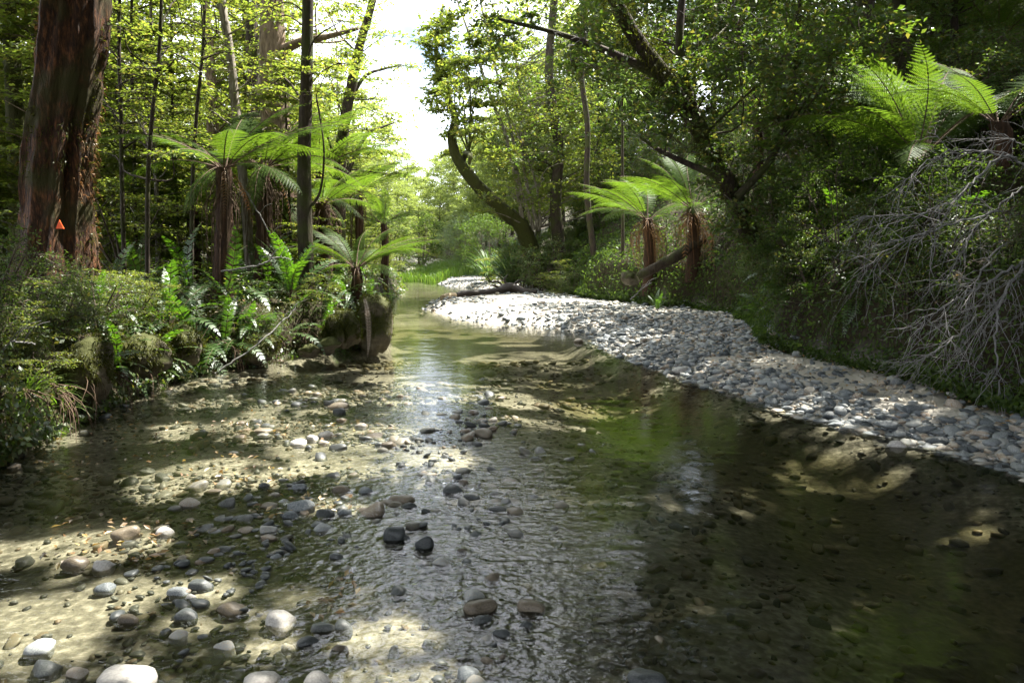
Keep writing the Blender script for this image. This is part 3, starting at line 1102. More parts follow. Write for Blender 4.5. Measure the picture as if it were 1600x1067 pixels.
def big_tree():
    Yd = 9.0
    base = at(84, 450, Yd)
    base[2] = h1(base[0], base[1])
    t = thing('red_brown_tree', 'huge red brown shaggy trunk carrying the orange marker, left of the stream', 'tree', base)
    q = curve([base + np.array([-.05, 0, -.4]), at(82, 400, Yd), at(88, 260, Yd), at(102, 130, Yd), at(114, 0, Yd), at(122, -200, 9.2), at(130, -800, 9.6)], 90)
    rr = np.interp(q[:, 2], [.4, .9, 1.6, 3, 4.5, 12], [.56, .43, .36, .325, .31, .2])
    mb = MB()
    V, F = tube(q - base, rr, 72, rough=.12, fscale=4, flute=.6, seed=3.3)
    mb.add(V, F)
    mb.build('trunk', M['bark_red'], t)
    # shaggy moss and hanging bark fibres
    vis = (V[:, 2] > .2) & (V[:, 2] < 6)
    W_ = V[vis]
    ax = np.array([np.interp(W_[:, 2], q[:, 2] - base[2], q[:, k] - base[k]) for k in range(2)]).T
    Nn = np.zeros_like(W_)
    Nn[:, :2] = W_[:, :2] - ax
    i = rng.integers(0, len(W_), 5200)
    P = W_[i] + rng.normal(size=(5200, 3)) * np.array([.02, .02, .06])
    msk = vnoise(P[:, 0] * 3, P[:, 1] * 3, P[:, 2] * 1.6) > .55
    P, i = P[msk], i[msk]
    fb = MB()
    fb.add(*blades(P, unit(Nn[i]), .06, .006, 1.1, .5))
    fb.build('moss', M['moss'], t, smooth=False, kind='stuff')
    i = rng.integers(0, len(W_), 5000)
    P = W_[i] + rng.normal(size=(5000, 3)) * np.array([.02, .02, .06])
    msk = vnoise(P[:, 0] * 2.4 + 7, P[:, 1] * 2.4, P[:, 2] * 1.2) > .58
    fb = MB()
    fb.add(*blades(P[msk], unit(Nn[i][msk]), .07, .006, 1.1, .5))
    fb.build('bark_fibre', M['dead_frond'], t, smooth=False, kind='stuff')
    C, R = blob(q[-1] - np.array([0, 0, 1.5]), (3.4, 3.4, 3), 60, .7, 1.1)
    cb = MB()
    crown(cb, C - base, R, .4, 8, 12, .14, .08, 0, 1, False)
    lb = MB()
    limbs(lb, q[-40:] - base, rr[-40:], C - base, R)
    lb.build('limb', M['bark_dark'], t)
    cb.build('crown', [M['beech_leaf'], M['twig']], t, smooth=False, kind='stuff')


big_tree()
mk = MB()
c = at(93, 351, 8.56)
s_ = .047
mk.add([c + np.array(d) for d in ((-s_, 0, -s_), (s_, 0, -s_), (0, 0, s_ * 1.1), (-s_, .012, -s_), (s_, .012, -s_), (0, .012, s_ * 1.1))], [[0, 1, 2], [5, 4, 3]])
mk.add([c + np.array(d) for d in ((-s_, 0, -s_), (s_, 0, -s_), (0, 0, s_ * 1.1), (-s_, .012, -s_), (s_, .012, -s_), (0, .012, s_ * 1.1))], [[0, 3, 4, 1], [1, 4, 5, 2], [2, 5, 3, 0]])
tag(mk.build('trail_marker', M['marker'], smooth=False), 'small orange triangle trail marker nailed to the huge red brown trunk', 'trail marker')


def left_tree(name, label, pts, r, clumps, R, bark, leafm='beech_leaf', L=.075, W=.042, flat=.14, extra_pl=(), extra_r=(), **k):
    pl = [T3(pts)] + [T3(e) for e in extra_pl]
    base = np.array(pl[0][0])
    base[2] = h1(base[0], base[1])
    pl[0][0] = (base[0], base[1], base[2] - .3)
    return make_tree(name, label, 'tree', pl, [r] + list(extra_r), clumps, R, M[leafm], M[bark], L, W, flat=flat, loc=base, up=1., **k)


C, R = cloud(395, 560, -60, 150, 13.6, 16.5, 26, (.5, .9))
left_tree('beech_tree', 'stout beech with sandy sunlit bark and one bough reaching over the stream', [(446, 420, 15), (440, 330, 15), (434, 230, 15), (427, 110, 15), (424, 0, 15), (420, -200, 15), (410, -500, 15)], (.4, .16),
          C, R, 'bark_beech', extra_pl=[[(430, 85, 15), (470, 66, 14.8), (510, 58, 14.5), (560, 45, 14.2)]], extra_r=[(.12, .03)], sides=16)
C, R = cloud(405, 560, -120, 230, 11.2, 13, 14, (.4, .6))
left_tree('beech_tree', 'straight dark slender trunk standing behind the bright crown fern', [(479, 430, 12), (476, 330, 12), (475, 250, 12), (479, 130, 12), (481, 0, 12), (484, -250, 12), (486, -500, 12)], (.135, .07), C, R, 'bark_dark',
          extra_pl=[[(478, 330, 12), (500, 300, 11.9), (506, 230, 11.8), (494, 150, 11.9)]], extra_r=[(.025, .012)], sides=12)
C, R = cloud(270, 420, -100, 210, 11.8, 14.5, 18, (.35, .7))
left_tree('beech_tree', 'thin leaning trunk with pale lichen patches above the left tree fern', [(392, 420, 13), (382, 300, 13), (370, 190, 13), (360, 90, 13), (346, 0, 13), (325, -180, 13), (310, -420, 13)], (.09, .06), C, R, 'bark_pale', sides=10)
C, R = cloud(330, 440, -100, 200, 17, 20, 18, (.6, .9))
left_tree('beech_tree', 'dark brown trunk just left of the sandy beech trunk', [(408, 400, 18.5), (402, 250, 18.5), (396, 120, 18.5), (392, 0, 18.5), (388, -300, 18.5)], (.2, .13), C, R, 'bark_dark', sides=12)
C, R = cloud(-60, 90, -100, 160, 13, 15.5, 16, (.5, .8))
left_tree('beech_tree', 'mossy trunk at the far left behind the huge red brown one', [(30, 420, 14), (26, 250, 14), (20, 100, 14), (8, -60, 14), (0, -350, 14)], (.17, .12), C, R, 'bark_moss', sides=12)
for k, (a, b_, Yd, lab) in enumerate([(192, 186, 10.5, 'thin straight sapling close beside the huge red brown trunk'), (226, 250, 10, 'thin sapling curving outward, second from the huge red brown trunk'),
                                      (212, 205, 12.5, 'dark slim sapling in the shade between two others by the big trunk'), (296, 318, 11.5, 'slim sapling rising just left of the nearest tree fern'), (272, 268, 14, 'slim grey sapling in the sunlit brush'), (170, 178, 15, 'slender trunk half hidden behind the big trunk')]):
    C, R = cloud(min(a, b_) - 60, max(a, b_) + 60, -80, 240, Yd - .9, Yd + 1.1, 17, (.3, .55))
    left_tree('beech_sapling', lab, [(a, 420, Yd), (a + (b_ - a) * .2, 300, Yd), (a + (b_ - a) * .5, 180, Yd), (b_, 60, Yd), (b_ + 4, -120, Yd)], (.035, .02), C, R, 'bark_dark', L=.06, W=.034, sides=7)
# leaning beech whose sprays hang into the sky gap
C, R = px_clumps([(520, 55, 19), (560, 35, 20), (600, 55, 20), (552, 112, 19), (600, 118, 20), (640, 98, 20), (575, 150, 20), (535, 140, 19), (520, 190, 18), (560, 200, 19), (603, 178, 20), (500, 160, 18), (612, 218, 21),
                  (560, 250, 19), (520, 240, 18), (630, 185, 22), (590, 245, 21), (540, 10, 19), (590, 5, 20), (500, 100, 18), (540, 80, 19), (510, 20, 18), (575, 90, 20), (560, 290, 20), (610, 270, 22), (530, 300, 19)], 2, (.5, .95))
left_tree('leaning_beech', 'leaning beech whose flat sprays hang into the bright sky gap', [(528, 400, 20), (530, 300, 20), (536, 210, 20), (552, 120, 20), (565, 60, 20), (582, 0, 20), (600, -120, 20)], (.2, .08), C, R, 'bark_dark',
          extra_pl=[[(545, 160, 20), (570, 120, 20.2), (600, 108, 20.5), (618, 104, 20.8)], [(530, 300, 20), (570, 215, 20.5), (595, 200, 20.8), (616, 192, 21)]], extra_r=[(.07, .02), (.07, .02)], L=.11, W=.06, ntw=10, nlf=17)

# ------------------------------------------------------------------ right bank trees
C1, R1 = cloud(830, 1390, -80, 130, 8, 12, 120, (.35, .62))
C2, R2 = cloud(940, 1340, 40, 350, 9.6, 12.8, 120, (.3, .55))
C3, R3 = px_clumps([(760, 20, 10), (790, 50, 10.3), (820, 20, 10), (850, 70, 10), (830, 110, 10.5), (790, 5, 10), (880, 30, 10), (900, 90, 10), (770, 75, 10.5), (860, 130, 11), (730, -10, 10)], 1, (.3, .5))
CL = np.array([at(a + rng.normal() * 16, b_ + rng.normal() * 10, c - .25) for a, b_, c in [(1185, 385, 11.7), (1165, 345, 11.5), (1150, 315, 11.3), (1128, 270, 11), (1110, 235, 10.7), (1092, 205, 10.5), (1072, 170, 10.3), (1050, 135, 10.1), (1030, 105, 10), (1005, 70, 9.9)]])
u_, v_ = pix(C2)
ok = ~((u_ < 1135) & (v_ > 215))
C2, R2 = C2[ok], R2[ok]
C4, R4 = cloud(900, 1190, -430, 15, 10.3, 14, 90, (.4, .65))  # leaves added above the view to block sky reflected in the water
C, R = np.vstack([C1, C2, C3, C4, CL]), np.concatenate([R1, R2, R3, R4, rng.uniform(.25, .42, len(CL))])
leanT = [(1232, 480, 12.2), (1190, 400, 11.8), (1135, 285, 11), (1090, 200, 10.5), (1040, 122, 10), (985, 45, 9.8), (930, -70, 9.5)]
left_tree('leaning_tree', 'big mossy tree leaning up over the stream from the right bank', leanT, (.16, .08), C, R, 'bark_dark', 'broad_leaf', .07, .045, flat=.8, ntw=9, nlf=17, filt=True, sides=18, rough=.25, fuzz=5000,
          extra_pl=[[(1098, 212, 10.3), (1070, 130, 10.3), (1062, 50, 10.3), (1075, -90, 10.4)], [(1040, 122, 10), (960, 85, 9.9), (880, 55, 9.9), (780, 30, 10)], [(1130, 280, 10.5), (1040, 240, 10.4), (1000, 215, 10.4)], [(1150, 310, 10.6), (1210, 240, 10.8), (1240, 140, 11), (1250, 0, 11)]],
          extra_r=[(.1, .04), (.07, .02), (.06, .02), (.06, .025)])

# canopy trees of the right bank, crowns laid out to shade the stream
gxv, gyv = np.meshgrid(np.arange(-1.2, 11, .8), np.arange(2.5, 20.5, .8))
C = np.stack([gxv.ravel(), gyv.ravel(), gxv.ravel() * 0 + 9.6], -1)
C = np.vstack([C, C + np.array([.4, .4, 1.3]), C + np.array([-.3, .2, 2.4])])
C = C + rng.normal(size=C.shape) * np.array([.3, .3, .6])
C = C[(C[:, 1] < 11.5) | (C[:, 0] > .3 + .085 * C[:, 1])]
C = C[np.argsort(C[:, 1])]
mir = np.degrees(np.arctan2(C[:, 2] + 1.5, np.hypot(C[:, 0], C[:, 1])))
az = C[:, 0] / C[:, 1]
C = C[~((mir < 42) & (az > -.19) & (az < .06))]
R = rng.uniform(.7, 1.05, len(C))
bases = [((6.6, 4.6), (4.6, 6.4), 'tall tree overhanging the stream from the near right bank'), ((7.6, 8.6), (5.4, 10), 'tall tree on the right slope above the dead grey branches'), ((6.6, 12.8), (6, 14), 'dark upright trunk high on the right slope behind the big tree fern'),
         ((9.2, 16.5), (8, 17.5), 'tall tree high on the right slope, farthest back of those roofing the stream'), ((5.8, .6), (1.8, 4.2), 'tall tree leaning across the stream beside the viewer')]
own = np.argmin(np.stack([np.hypot(C[:, 0] - b_[1][0], C[:, 1] - b_[1][1]) for b_ in bases]), 0)
for k, (b0, t0, lab) in enumerate(bases):
    z0 = h1(*b0)
    pl = [(b0[0], b0[1], z0 - .3), (b0[0] * .9 + t0[0] * .1, b0[1] * .9 + t0[1] * .1, z0 + 2.5), (b0[0] * .5 + t0[0] * .5, b0[1] * .5 + t0[1] * .5, 7), (t0[0], t0[1], 10.5)]
    make_tree('canopy_tree', lab, 'tree', [pl], [(.2, .07)], C[own == k], R[own == k], M['broad_leaf'], M['bark_dark'], .18, .115, flat=.6, ntw=10, nlf=18, filt=True, loc=(b0[0], b0[1], z0), sides=12)

for (b0, t0, x0, x1, y0, y1, lab) in [((-6.4, .8), (-4.6, 2.4), -15, -1, -6, 8.6, 'tall tree leaning over the near left bank'), ((2.5, -6.5), (2, -3.5), -3, 14, -10, 2.2, 'tall tree arching over the stream behind the viewer')]:  # unseen trees added to keep skylight off the dark water
    gxv, gyv = np.meshgrid(np.arange(x0, x1, .9), np.arange(y0, y1, .9))
    C = np.stack([gxv.ravel(), gyv.ravel(), gxv.ravel() * 0 + 9], -1)
    C = np.vstack([C, C + np.array([.4, .4, 1.6])])
    C = C + rng.normal(size=C.shape) * np.array([.3, .3, .7])
    z0 = h1(*b0)
    pl = [(b0[0], b0[1], z0 - .3), (b0[0], b0[1], z0 + 3), (b0[0] * .5 + t0[0] * .5, b0[1] * .5 + t0[1] * .5, 7), (t0[0], t0[1], 10.5)]
    make_tree('canopy_tree', lab, 'tree', [pl], [(.22, .08)], C, rng.uniform(.75, 1.1, len(C)), M['broad_leaf'], M['bark_dark'], .24, .16, flat=.6, ntw=9, nlf=11, filt=True, loc=(b0[0], b0[1], z0), sides=12)

C = np.stack([rng.uniform(1.2, 4.6, 150), rng.uniform(11.8, 14.9, 150), rng.uniform(4.9, 9, 150)], -1)  # crown added to block bright sky mirrored in the pool
z0 = h1(5.1, 14.4)
make_tree('forest_tree', 'slender tree behind the leaning one, its leaves roofing the middle pool', 'tree', [[(5.1, 14.4, z0 - .3), (4.9, 14.3, z0 + 2), (4.1, 13.9, 5.5), (3.2, 13.5, 8.6)]], [(.09, .03)], C, rng.uniform(.45, .75, 150), M['broad_leaf'], M['bark_dark'], .1, .06, flat=.6, ntw=9, nlf=14, filt=True, loc=(5.1, 14.4, z0))

# twisted mossy tree and the fan of thin stems behind it
C, R = px_clumps([(672, 40, 25.5), (655, 75, 25.5), (685, 105, 25.5), (725, 30, 25.5), (710, 125, 25), (745, 130, 25), (680, 150, 25.5), (725, 200, 26), (700, 70, 25), (690, 60, 26.6), (715, 85, 27.1), (740, 60, 23), (700, 110, 26.6), (735, 110, 23), (760, 95, 23), (775, 130, 24), (720, 140, 23), (680, 90, 26.6), (790, 70, 24), (700, 35, 26.6), (765, 40, 23), (665, 160, 26.6), (700, 165, 26.6), (755, 160, 24), (735, 185, 23), (720, 240, 27.1), (740, 215, 23), (780, 240, 24), (680, 130, 26.6)], 1.5, (.45, .9))
left_tree('mossy_tree', 'crooked moss-wrapped trunk bending up from the right bank beside the gravel bar', [(850, 410, 26.6), (822, 368, 26.6), (790, 332, 26.6), (748, 292, 26.6), (716, 252, 26.6), (706, 215, 26.6), (712, 188, 26.6), (700, 155, 26.6), (686, 118, 26.6), (682, 60, 26.6), (692, 10, 26.6)], (.33, .04), C, R, 'bark_moss', 'beech_leaf', .15, .085, flat=.5, ntw=13, nlf=26, sides=14, rough=.45, fuzz=6000,
          extra_pl=[[(720, 262, 26.6), (728, 240, 26.6), (735, 243, 21.9), (733, 256, 21.9)], [(712, 188, 26.6), (724, 165, 26.6), (722, 150, 26.6)]], extra_r=[(.12, .05), (.05, .02)])
C, R = cloud(750, 950, -20, 330, 25, 30, 200, (.6, 1.1))
left_tree('many_stemmed_tree', 'fan of thin pale stems rising behind the crooked mossy trunk', [(835, 360, 26.5), (800, 250, 26.5), (770, 160, 26.5), (735, 60, 26.5), (700, -40, 26.5)], (.09, .03), C, R, 'bark_pale', 'beech_leaf', .12, .07, flat=.5, ntw=9, nlf=14,
          extra_pl=[[(835, 360, 26.5), (812, 290, 26.5), (798, 200, 26.8), (770, 90, 27.0), (750, 0, 27.0)], [(842, 360, 26.5), (818, 260, 27.0), (812, 150, 27.3), (800, 40, 27.6)], [(845, 355, 26.5), (840, 300, 26.5), (822, 240, 26.5), (800, 190, 26.5)]], extra_r=[(.08, .03), (.08, .03), (.06, .02)])
for lab, pts, r in [('dark upright trunk rising from the sunlit leaves right of the pale stems', [(930, 400, 22.5), (917, 300, 22.5), (918, 200, 22.5), (908, 110, 22.5), (911, 0, 22.5), (900, -200, 22.5)], (.1, .07)),
                    ('short thick dark trunk between the crooked mossy trunk and the tree fern pair', [(878, 400, 26), (868, 320, 26), (873, 230, 26), (858, 120, 26), (866, 0, 26)], (.25, .13)),
                    ('trunk with peeling bark above the big tree fern', [(1345, 260, 12), (1350, 120, 12), (1352, 0, 12), (1356, -200, 12)], (.16, .12))]:
    a, Yd = pts[2][0], pts[0][2]
    C, R = cloud(a - 130, a + 130, -120, 260, Yd - 1.5, Yd + 2, 95, (.5, .9))
    left_tree('forest_tree', lab, pts, r, C, R, 'bark_dark', 'broad_leaf', .1, .06, flat=.7, filt=True)

# ------------------------------------------------------------------ tree ferns
def nf(n, **k):
    return auto_fronds(n, **k)


tree_fern(ongr(343, 10.6), at(349, 262, 10.6), .13, 'tree fern with a dark shaggy trunk, nearest on the left bank', [('flat', 0, 6, 1.), ('mid', 35, 0, .9), ('up', 75, 0, .9), ('flat', 120, 0, 1), ('mid', 160, 5, 1), ('low', 185, 0, .95), ('mid', 215, -5, 1), ('low', 260, 8, .8), ('mid', 300, 0, .85), ('low', 335, -6, .9), ('up', 20, 0, .95), ('dead', 60, 0, .8), ('dead', 200, 0, .9), ('dead', 300, 0, .7), ('hang', 240, 0, .7)], 1., 50)
tree_fern(ongr(408, 12.6), at(412, 262, 12.6), .14, 'tree fern with a thick brown trunk right of the nearest left one', [('flat', -20, 8, 1.1), ('up', 30, 0, 1.1), ('mid', 60, 0, 1), ('up', 110, 0, 1), ('mid', 200, 0, .9), ('low', 340, 4, 1.05), ('mid', 300, 0, .9), ('low', 20, 0, 1), ('flat', 150, 0, 1), ('dead', 0, 0, 1), ('dead', 180, 0, .8), ('hang', 270, 0, .7)], 1.05, 50)
tree_fern(ongr(450, 14.5), at(448, 305, 14.5), .2, 'stocky tree fern with a broad skirt of dead fronds behind the straight trunk', nf(9), .9, 60)
tree_fern(ongr(505, 14), at(503, 318, 14), .16, 'tree fern with rusty skirt, just right of the straight dark trunk', nf(9), .85, 50)
tree_fern(ongr(553, 12.3), at(556, 418, 12.3), .09, 'low spreading tree fern on the point of the left bank', [('mid', 0, 0, .75), ('up', 40, 0, .7), ('flat', -30, 10, .8), ('mid', 80, 0, .7), ('up', 140, 0, .7), ('mid', 190, 0, .75), ('low', 240, 0, .6), ('flat', 20, 5, .85), ('low', 320, 0, .7), ('dead', 300, 0, .5)], 1., 12)
for px_, py_, Yd, lab, sc in [(300, 330, 13, 'tree fern shaded by the nearest one, dark fronds held low', .9), (250, 300, 17, 'tree fern deep in the left forest behind the saplings', .9), (560, 300, 21, 'sunlit tree fern beneath the leaning beech', 1.1), (500, 260, 18, 'tree fern in the bright light behind the dark straight trunk', 1.1), (600, 350, 24, 'farthest tree fern along the left bank', .9)]:
    tree_fern(ongr(px_, Yd), at(px_, py_, Yd), .12, lab, nf(9, hang=1, dead=2), sc, 30)
tree_fern(ongr(1082, 17.5), at(1082, 325, 17.5), .16, 'tall tree fern of the sunlit pair above the gravel bar', [('up', 100, 12, 1.), ('up', 70, 14, .95), ('up', 130, 8, 1), ('mid', 170, 0, 1.05), ('flat', 200, 0, 1.1), ('flat', 230, 4, 1), ('mid', 0, 0, .9), ('low', 320, 0, .8), ('up', 30, 0, .8), ('low', 260, 0, .7), ('dead', 20, 0, 1.2), ('dead', 270, 0, 1.3), ('dead', 240, 0, 1.2), ('dead', 300, 0, 1.1)], 1.2, 60, skm='dead_frond')
tree_fern(ongr(1014, 18.7), at(1012, 342, 18.5), .15, 'shorter tree fern of the sunlit pair above the gravel bar', [('flat', 180, 6, 1.), ('mid', 205, 8, 1), ('low', 165, 12, 1.0), ('low', 225, 6, .9), ('mid', 120, 0, .9), ('up', 90, 0, .9), ('flat', 20, 0, .8), ('low', 300, 0, .7), ('mid', 340, 0, .7), ('dead', 200, 0, 1), ('dead', 290, 0, 1.1), ('dead', 330, 0, 1)], 1.15, 60, skm='dead_frond')
tree_fern(ongr(1440, 9.2), at(1436, 245, 9.0), .13, 'large tree fern with wide dark ribbed fronds on the right slope', [('up', 120, 2, 1.0), ('up', 60, 0, 1.1), ('flat', 10, 14, 1.2), ('flat', 30, 18, 1.25), ('up', 160, 6, .95), ('mid', 180, 0, .9), ('flat', 200, 0, .8), ('hang', 205, 0, .8), ('low', 240, 0, .75), ('up', 90, 5, 1.1), ('mid', -15, 10, 1.1), ('hang', 270, 0, .8), ('up', 200, 12, .8)], 1.22, 0)
tree_fern(ongr(1545, 8.6), at(1560, 190, 8.6), .12, 'tree fern at the right edge, fronds reaching out above the dead branches', [('flat', 20, 16, 1), ('flat', 60, 10, 1), ('up', 100, 0, .9), ('flat', 350, 10, 1), ('mid', 150, 0, .9), ('flat', 185, 10, .7)], .95, 0)
for px_, py_, Yd, lab, sc in [(1290, 105, 14, 'dim tree fern high on the right slope under the leaning tree', 1.), (1180, 120, 17, 'small tree fern shaded behind the leaning trunk', .9), (1560, 60, 13, 'tree fern at the top of the right slope', 1.1)]:
    g_ = ongr(px_, Yd)
    tp = at(px_, py_, Yd)
    tp[2] = max(tp[2], g_[2] + .4)
    tree_fern(g_, tp, .12, lab, nf(9, hang=1, dead=2), sc, 24)

def where_left(x, y):
    u_ = 800 + FPX * x / y
    a = 'in the front rank' if y < 16 else 'in the second rank' if y < 22 else 'farther back' if y < 31 else 'deep in the forest'
    b_ = 'left of the huge trunk' if u_ < 60 else 'behind the huge trunk' if u_ < 160 else 'among the thin saplings' if u_ < 280 else 'behind the nearest tree fern' if u_ < 375 else 'by the sandy beech' if u_ < 455 else 'right of the straight dark trunk' if u_ < 540 else 'at the edge of the stream gap'
    return a + ' ' + b_


def brink(Yd):
    return 'at the nearest corner' if Yd < 6.6 else 'below the huge trunk' if Yd < 7.6 else 'right of the huge trunk' if Yd < 8.6 else 'before the nearest tree fern' if Yd < 9.6 else 'left of the bright crown fern' if Yd < 10.4 else 'right of the bright crown fern' if Yd < 11.4 else 'on the boulder point'


# ------------------------------------------------------------------ ground ferns
ground_fern(onbank(455, 11.3, .1), 'bright upright crown fern glowing in the sun on the left bank edge', 1.25, 20, ('up', 'up', 'mid', 'up', 'low', 'hang'))
LF = [(330, 9.2, .9), (262, 9, .9), (392, 9.6, .8), (215, 8.8, .8), (352, 10.4, .9), (300, 10.6, .9), (530, 11.3, .7), (250, 7.6, .6), (430, 9.9, .7), (498, 10.6, .8), (178, 9.4, .8), (520, 12.2, .7), (385, 11.6, .9), (290, 8.4, .7), (575, 12.5, .6), (590, 14, .7), (600, 17, .8), (220, 11, .9), (420, 12.5, .8), (150, 8.2, .5)]
for k, (px_, Yd, sc) in enumerate(LF):
    ground_fern(onbank(px_, Yd, .08), ('large ' if sc > .8 else 'small ') + 'arching ground fern ' + brink(Yd) + (', set back from the water' if px_ * 1. < 800 + FPX * (float(XL(Yd)) - .7) / Yd else ', at the brink'), sc * 1.3, 12, ('mid', 'low', 'up', 'low', 'hang'), 'ground ferns along the left bank')
for k in range(14):
    Yd = rng.uniform(6.5, 12.5)
    x = float(XL(Yd)) - rng.uniform(.05, .5)
    ground_fern((x, Yd, h1(x, Yd)), 'ground fern hanging over the water ' + brink(Yd), rng.uniform(.5, .9), 10, ('low', 'hang', 'mid'), 'ground ferns over the left brink')
for k in range(30):
    Yd = rng.uniform(10.5, 24)
    p_ = ongr(rng.uniform(60, 600 - 4 * max(0, 18 - Yd)), Yd)
    ground_fern(p_, 'ground fern, ' + where_left(p_[0], Yd), rng.uniform(.8, 1.3), 8, ('up', 'mid', 'low'), 'ground ferns on the left forest floor')
ground_fern(ongr(1296, 10.2, .25), 'upright crown fern alone in the dark under the leaning trunk', .8, 9, ('up', 'mid', 'low'))
ground_fern(ongr(1440, 8.6, .2), 'dark ground fern behind the hanging dead branches', .9, 10, ('up', 'mid', 'low'))
ground_fern(ongr(1500, 8.2, .1), 'low ground fern under the dead branches at the foot of the bank', .7, 10, ('mid', 'low'))
ground_fern(ongr(1028, 15.3, .1), 'small bright fern at the foot of the fallen mossy log', .55, 9, ('up', 'mid'))
for k in range(16):
    Yd = rng.uniform(7, 20)
    ground_fern(np.array([XB(Yd) + (q := rng.uniform(.3, 2.5)), Yd, h1(XB(Yd) + q, Yd)]), 'drooping fern on the right bank ' + ('near the dead grey branches' if Yd < 9 else 'below the big tree fern' if Yd < 11 else 'beside the leaning tree' if Yd < 14 else 'under the tree fern pair' if Yd < 18 else 'toward the crooked mossy trunk') + (', low down' if q < 1.2 else ', higher up'), rng.uniform(.5, .9), 8, ('mid', 'low', 'hang'), 'ground ferns on the right bank')

# ------------------------------------------------------------------ shrubs
for px_, Yd, k, sc, lab in [(10, 6.8, 4, .75, 'small-leaved dark bush at the left edge in front of the huge trunk'), (70, 7.3, 4, .52, 'small-leaved dark bush at the foot of the huge trunk'), (150, 7.8, 4, .62, 'low bush with pale speckled leaves right of the huge trunk'), (-30, 5.9, 1, .7, 'dark bush at the nearest corner of the left bank')]:
    PS[k].put(ongr(px_, Yd), rng.uniform(0, 6), sc, lab, 'bushes on the near left bank')
for k in range(34):
    Yd = rng.uniform(5.2, 13.5)
    if 10.3 < Yd < 11.5:
        continue
    x = XL(Yd) - rng.uniform(.1, 1.2)
    PS[rng.integers(3, 5)].put((x, Yd, h1(x, Yd) - .05), rng.uniform(0, 6), rng.uniform(.25, .5), 'low bush on the left brink ' + ('at the nearest corner' if Yd < 6.6 else 'below the huge trunk' if Yd < 8 else 'before the dark ground ferns' if Yd < 9.6 else 'around the bright crown fern' if Yd < 11 else 'on the boulder point'), 'low bushes along the left brink')
for k in range(30):
    Yd = rng.uniform(11, 40)
    x = XL(Yd) - rng.uniform(.4, 2 + .4 * Yd)
    PS[[3, 0, 3, 4][k % 4]].put((x, Yd, h1(x, Yd) - .1), rng.uniform(0, 6), rng.uniform(.7, 1.4), ['spreading', 'broad-leaved', 'spreading', 'fine-leaved'][k % 4] + ' understory bush ' + where_left(x, Yd), 'understory bushes of the left forest')


def blocked(x, y, z, hgt, w_):
    """would a plant here stand in the sun's way to a patch seen sunlit, or hide something seen?"""
    q = np.array([[x + a * w_ * .6, y + b_ * w_ * .6, z + hgt * f] for f in (.4, .7, .95) for a, b_ in ((0, 0), (1, 0), (-1, 0), (0, 1), (0, -1))])
    if (open_at(q) > .65).mean() > .15:
        return True
    u_, v_ = pix(q)
    for x0, x1, y0, y1, Yd in ((925, 1130, 265, 430, 15.9), (1310, 1640, 90, 320, 8.9), (1330, 1640, 230, 640, 6.9), (1150, 1240, 330, 470, 10.4)):
        if y < Yd and ((u_ > x0) & (u_ < x1) & (v_ > y0) & (v_ < y1)).mean() > .2:
            return True
    return False


def where_right(x, y, dx):
    u_ = 800 + FPX * x / y
    a = 'at the bank foot' if dx < .7 else 'on the steep bank' if dx < 2.2 else 'part way up the slope' if dx < 5.5 else 'high on the slope'
    b_ = 'beside the crooked mossy trunk' if u_ < 880 else 'left of the tree fern pair' if u_ < 990 else 'by the tree fern pair' if u_ < 1120 else 'behind the leaning tree' if u_ < 1250 else 'below the big tree fern' if u_ < 1400 else 'near the dead grey branches' if y < 9 else 'beyond the big tree fern'
    return a + ' ' + b_


cnt = 0
for yv in np.arange(6.5, 30, .95):
    for dx in (.25, .9, 1.7, 2.6, 3.6, 4.8, 6.2, 7.8, 9.6):
        x, y_ = float(XB(yv)) + dx + rng.uniform(-.3, .3), yv + rng.uniform(-.4, .4)
        z = h1(x, y_)
        px_ = 800 + FPX * x / y_
        if px_ > 1720:
            continue
        sc = rng.uniform(.3, .55) if dx < .7 else rng.uniform(.45, .85) if dx < 2 else rng.uniform(.7, 1.2)
        k = int(rng.choice([0, 1, 2, 4, 4]))
        if blocked(x, y_, z, 1.8 * sc, .9 * sc):
            continue
        kind = {0: 'broad-leaved', 1: 'dense dark', 2: 'tall loose', 4: 'fine-leaved'}[k]
        PS[k].put((x, y_, z - .1), rng.uniform(0, 6), sc, kind + ' shrub ' + where_right(x, y_, dx), 'shrubs covering the right slope')
        cnt += 1
for k, (px_, yv, dx, sc) in enumerate([(1260, 11.2, .3, .5), (1290, 10.3, .35, .6), (1330, 10, .4, .55), (1375, 9.5, .3, .5), (1420, 9.2, .45, .65), (1480, 8.8, .5, .6), (1530, 8.2, .55, .6), (1590, 7.6, .4, .55)]):
    x = float(XB(yv)) + dx
    PS[[0, 2, 0][k % 3]].put((x, yv, h1(x, yv) - .05), rng.uniform(0, 6), sc, ['leafy', 'drooping', 'low'][k % 3] + ' bush overhanging the dark bank ' + ('by the leaning tree' if yv > 11.4 else 'below the big tree fern' if yv > 9.4 else 'behind the dead grey branches'), 'bushes overhanging the right bank')
for k in range(14):
    yv = rng.uniform(7.2, 13)
    x = float(XB(yv)) + rng.uniform(.15, .6)
    ground_fern((x, yv, h1(x, yv)), 'dark fern hanging from the right bank ' + ('by the leaning tree' if yv > 11.4 else 'below the big tree fern' if yv > 9.4 else 'behind the dead grey branches'), rng.uniform(.6, .9), 10, ('low', 'hang', 'mid'), 'dark ferns hanging from the right bank')
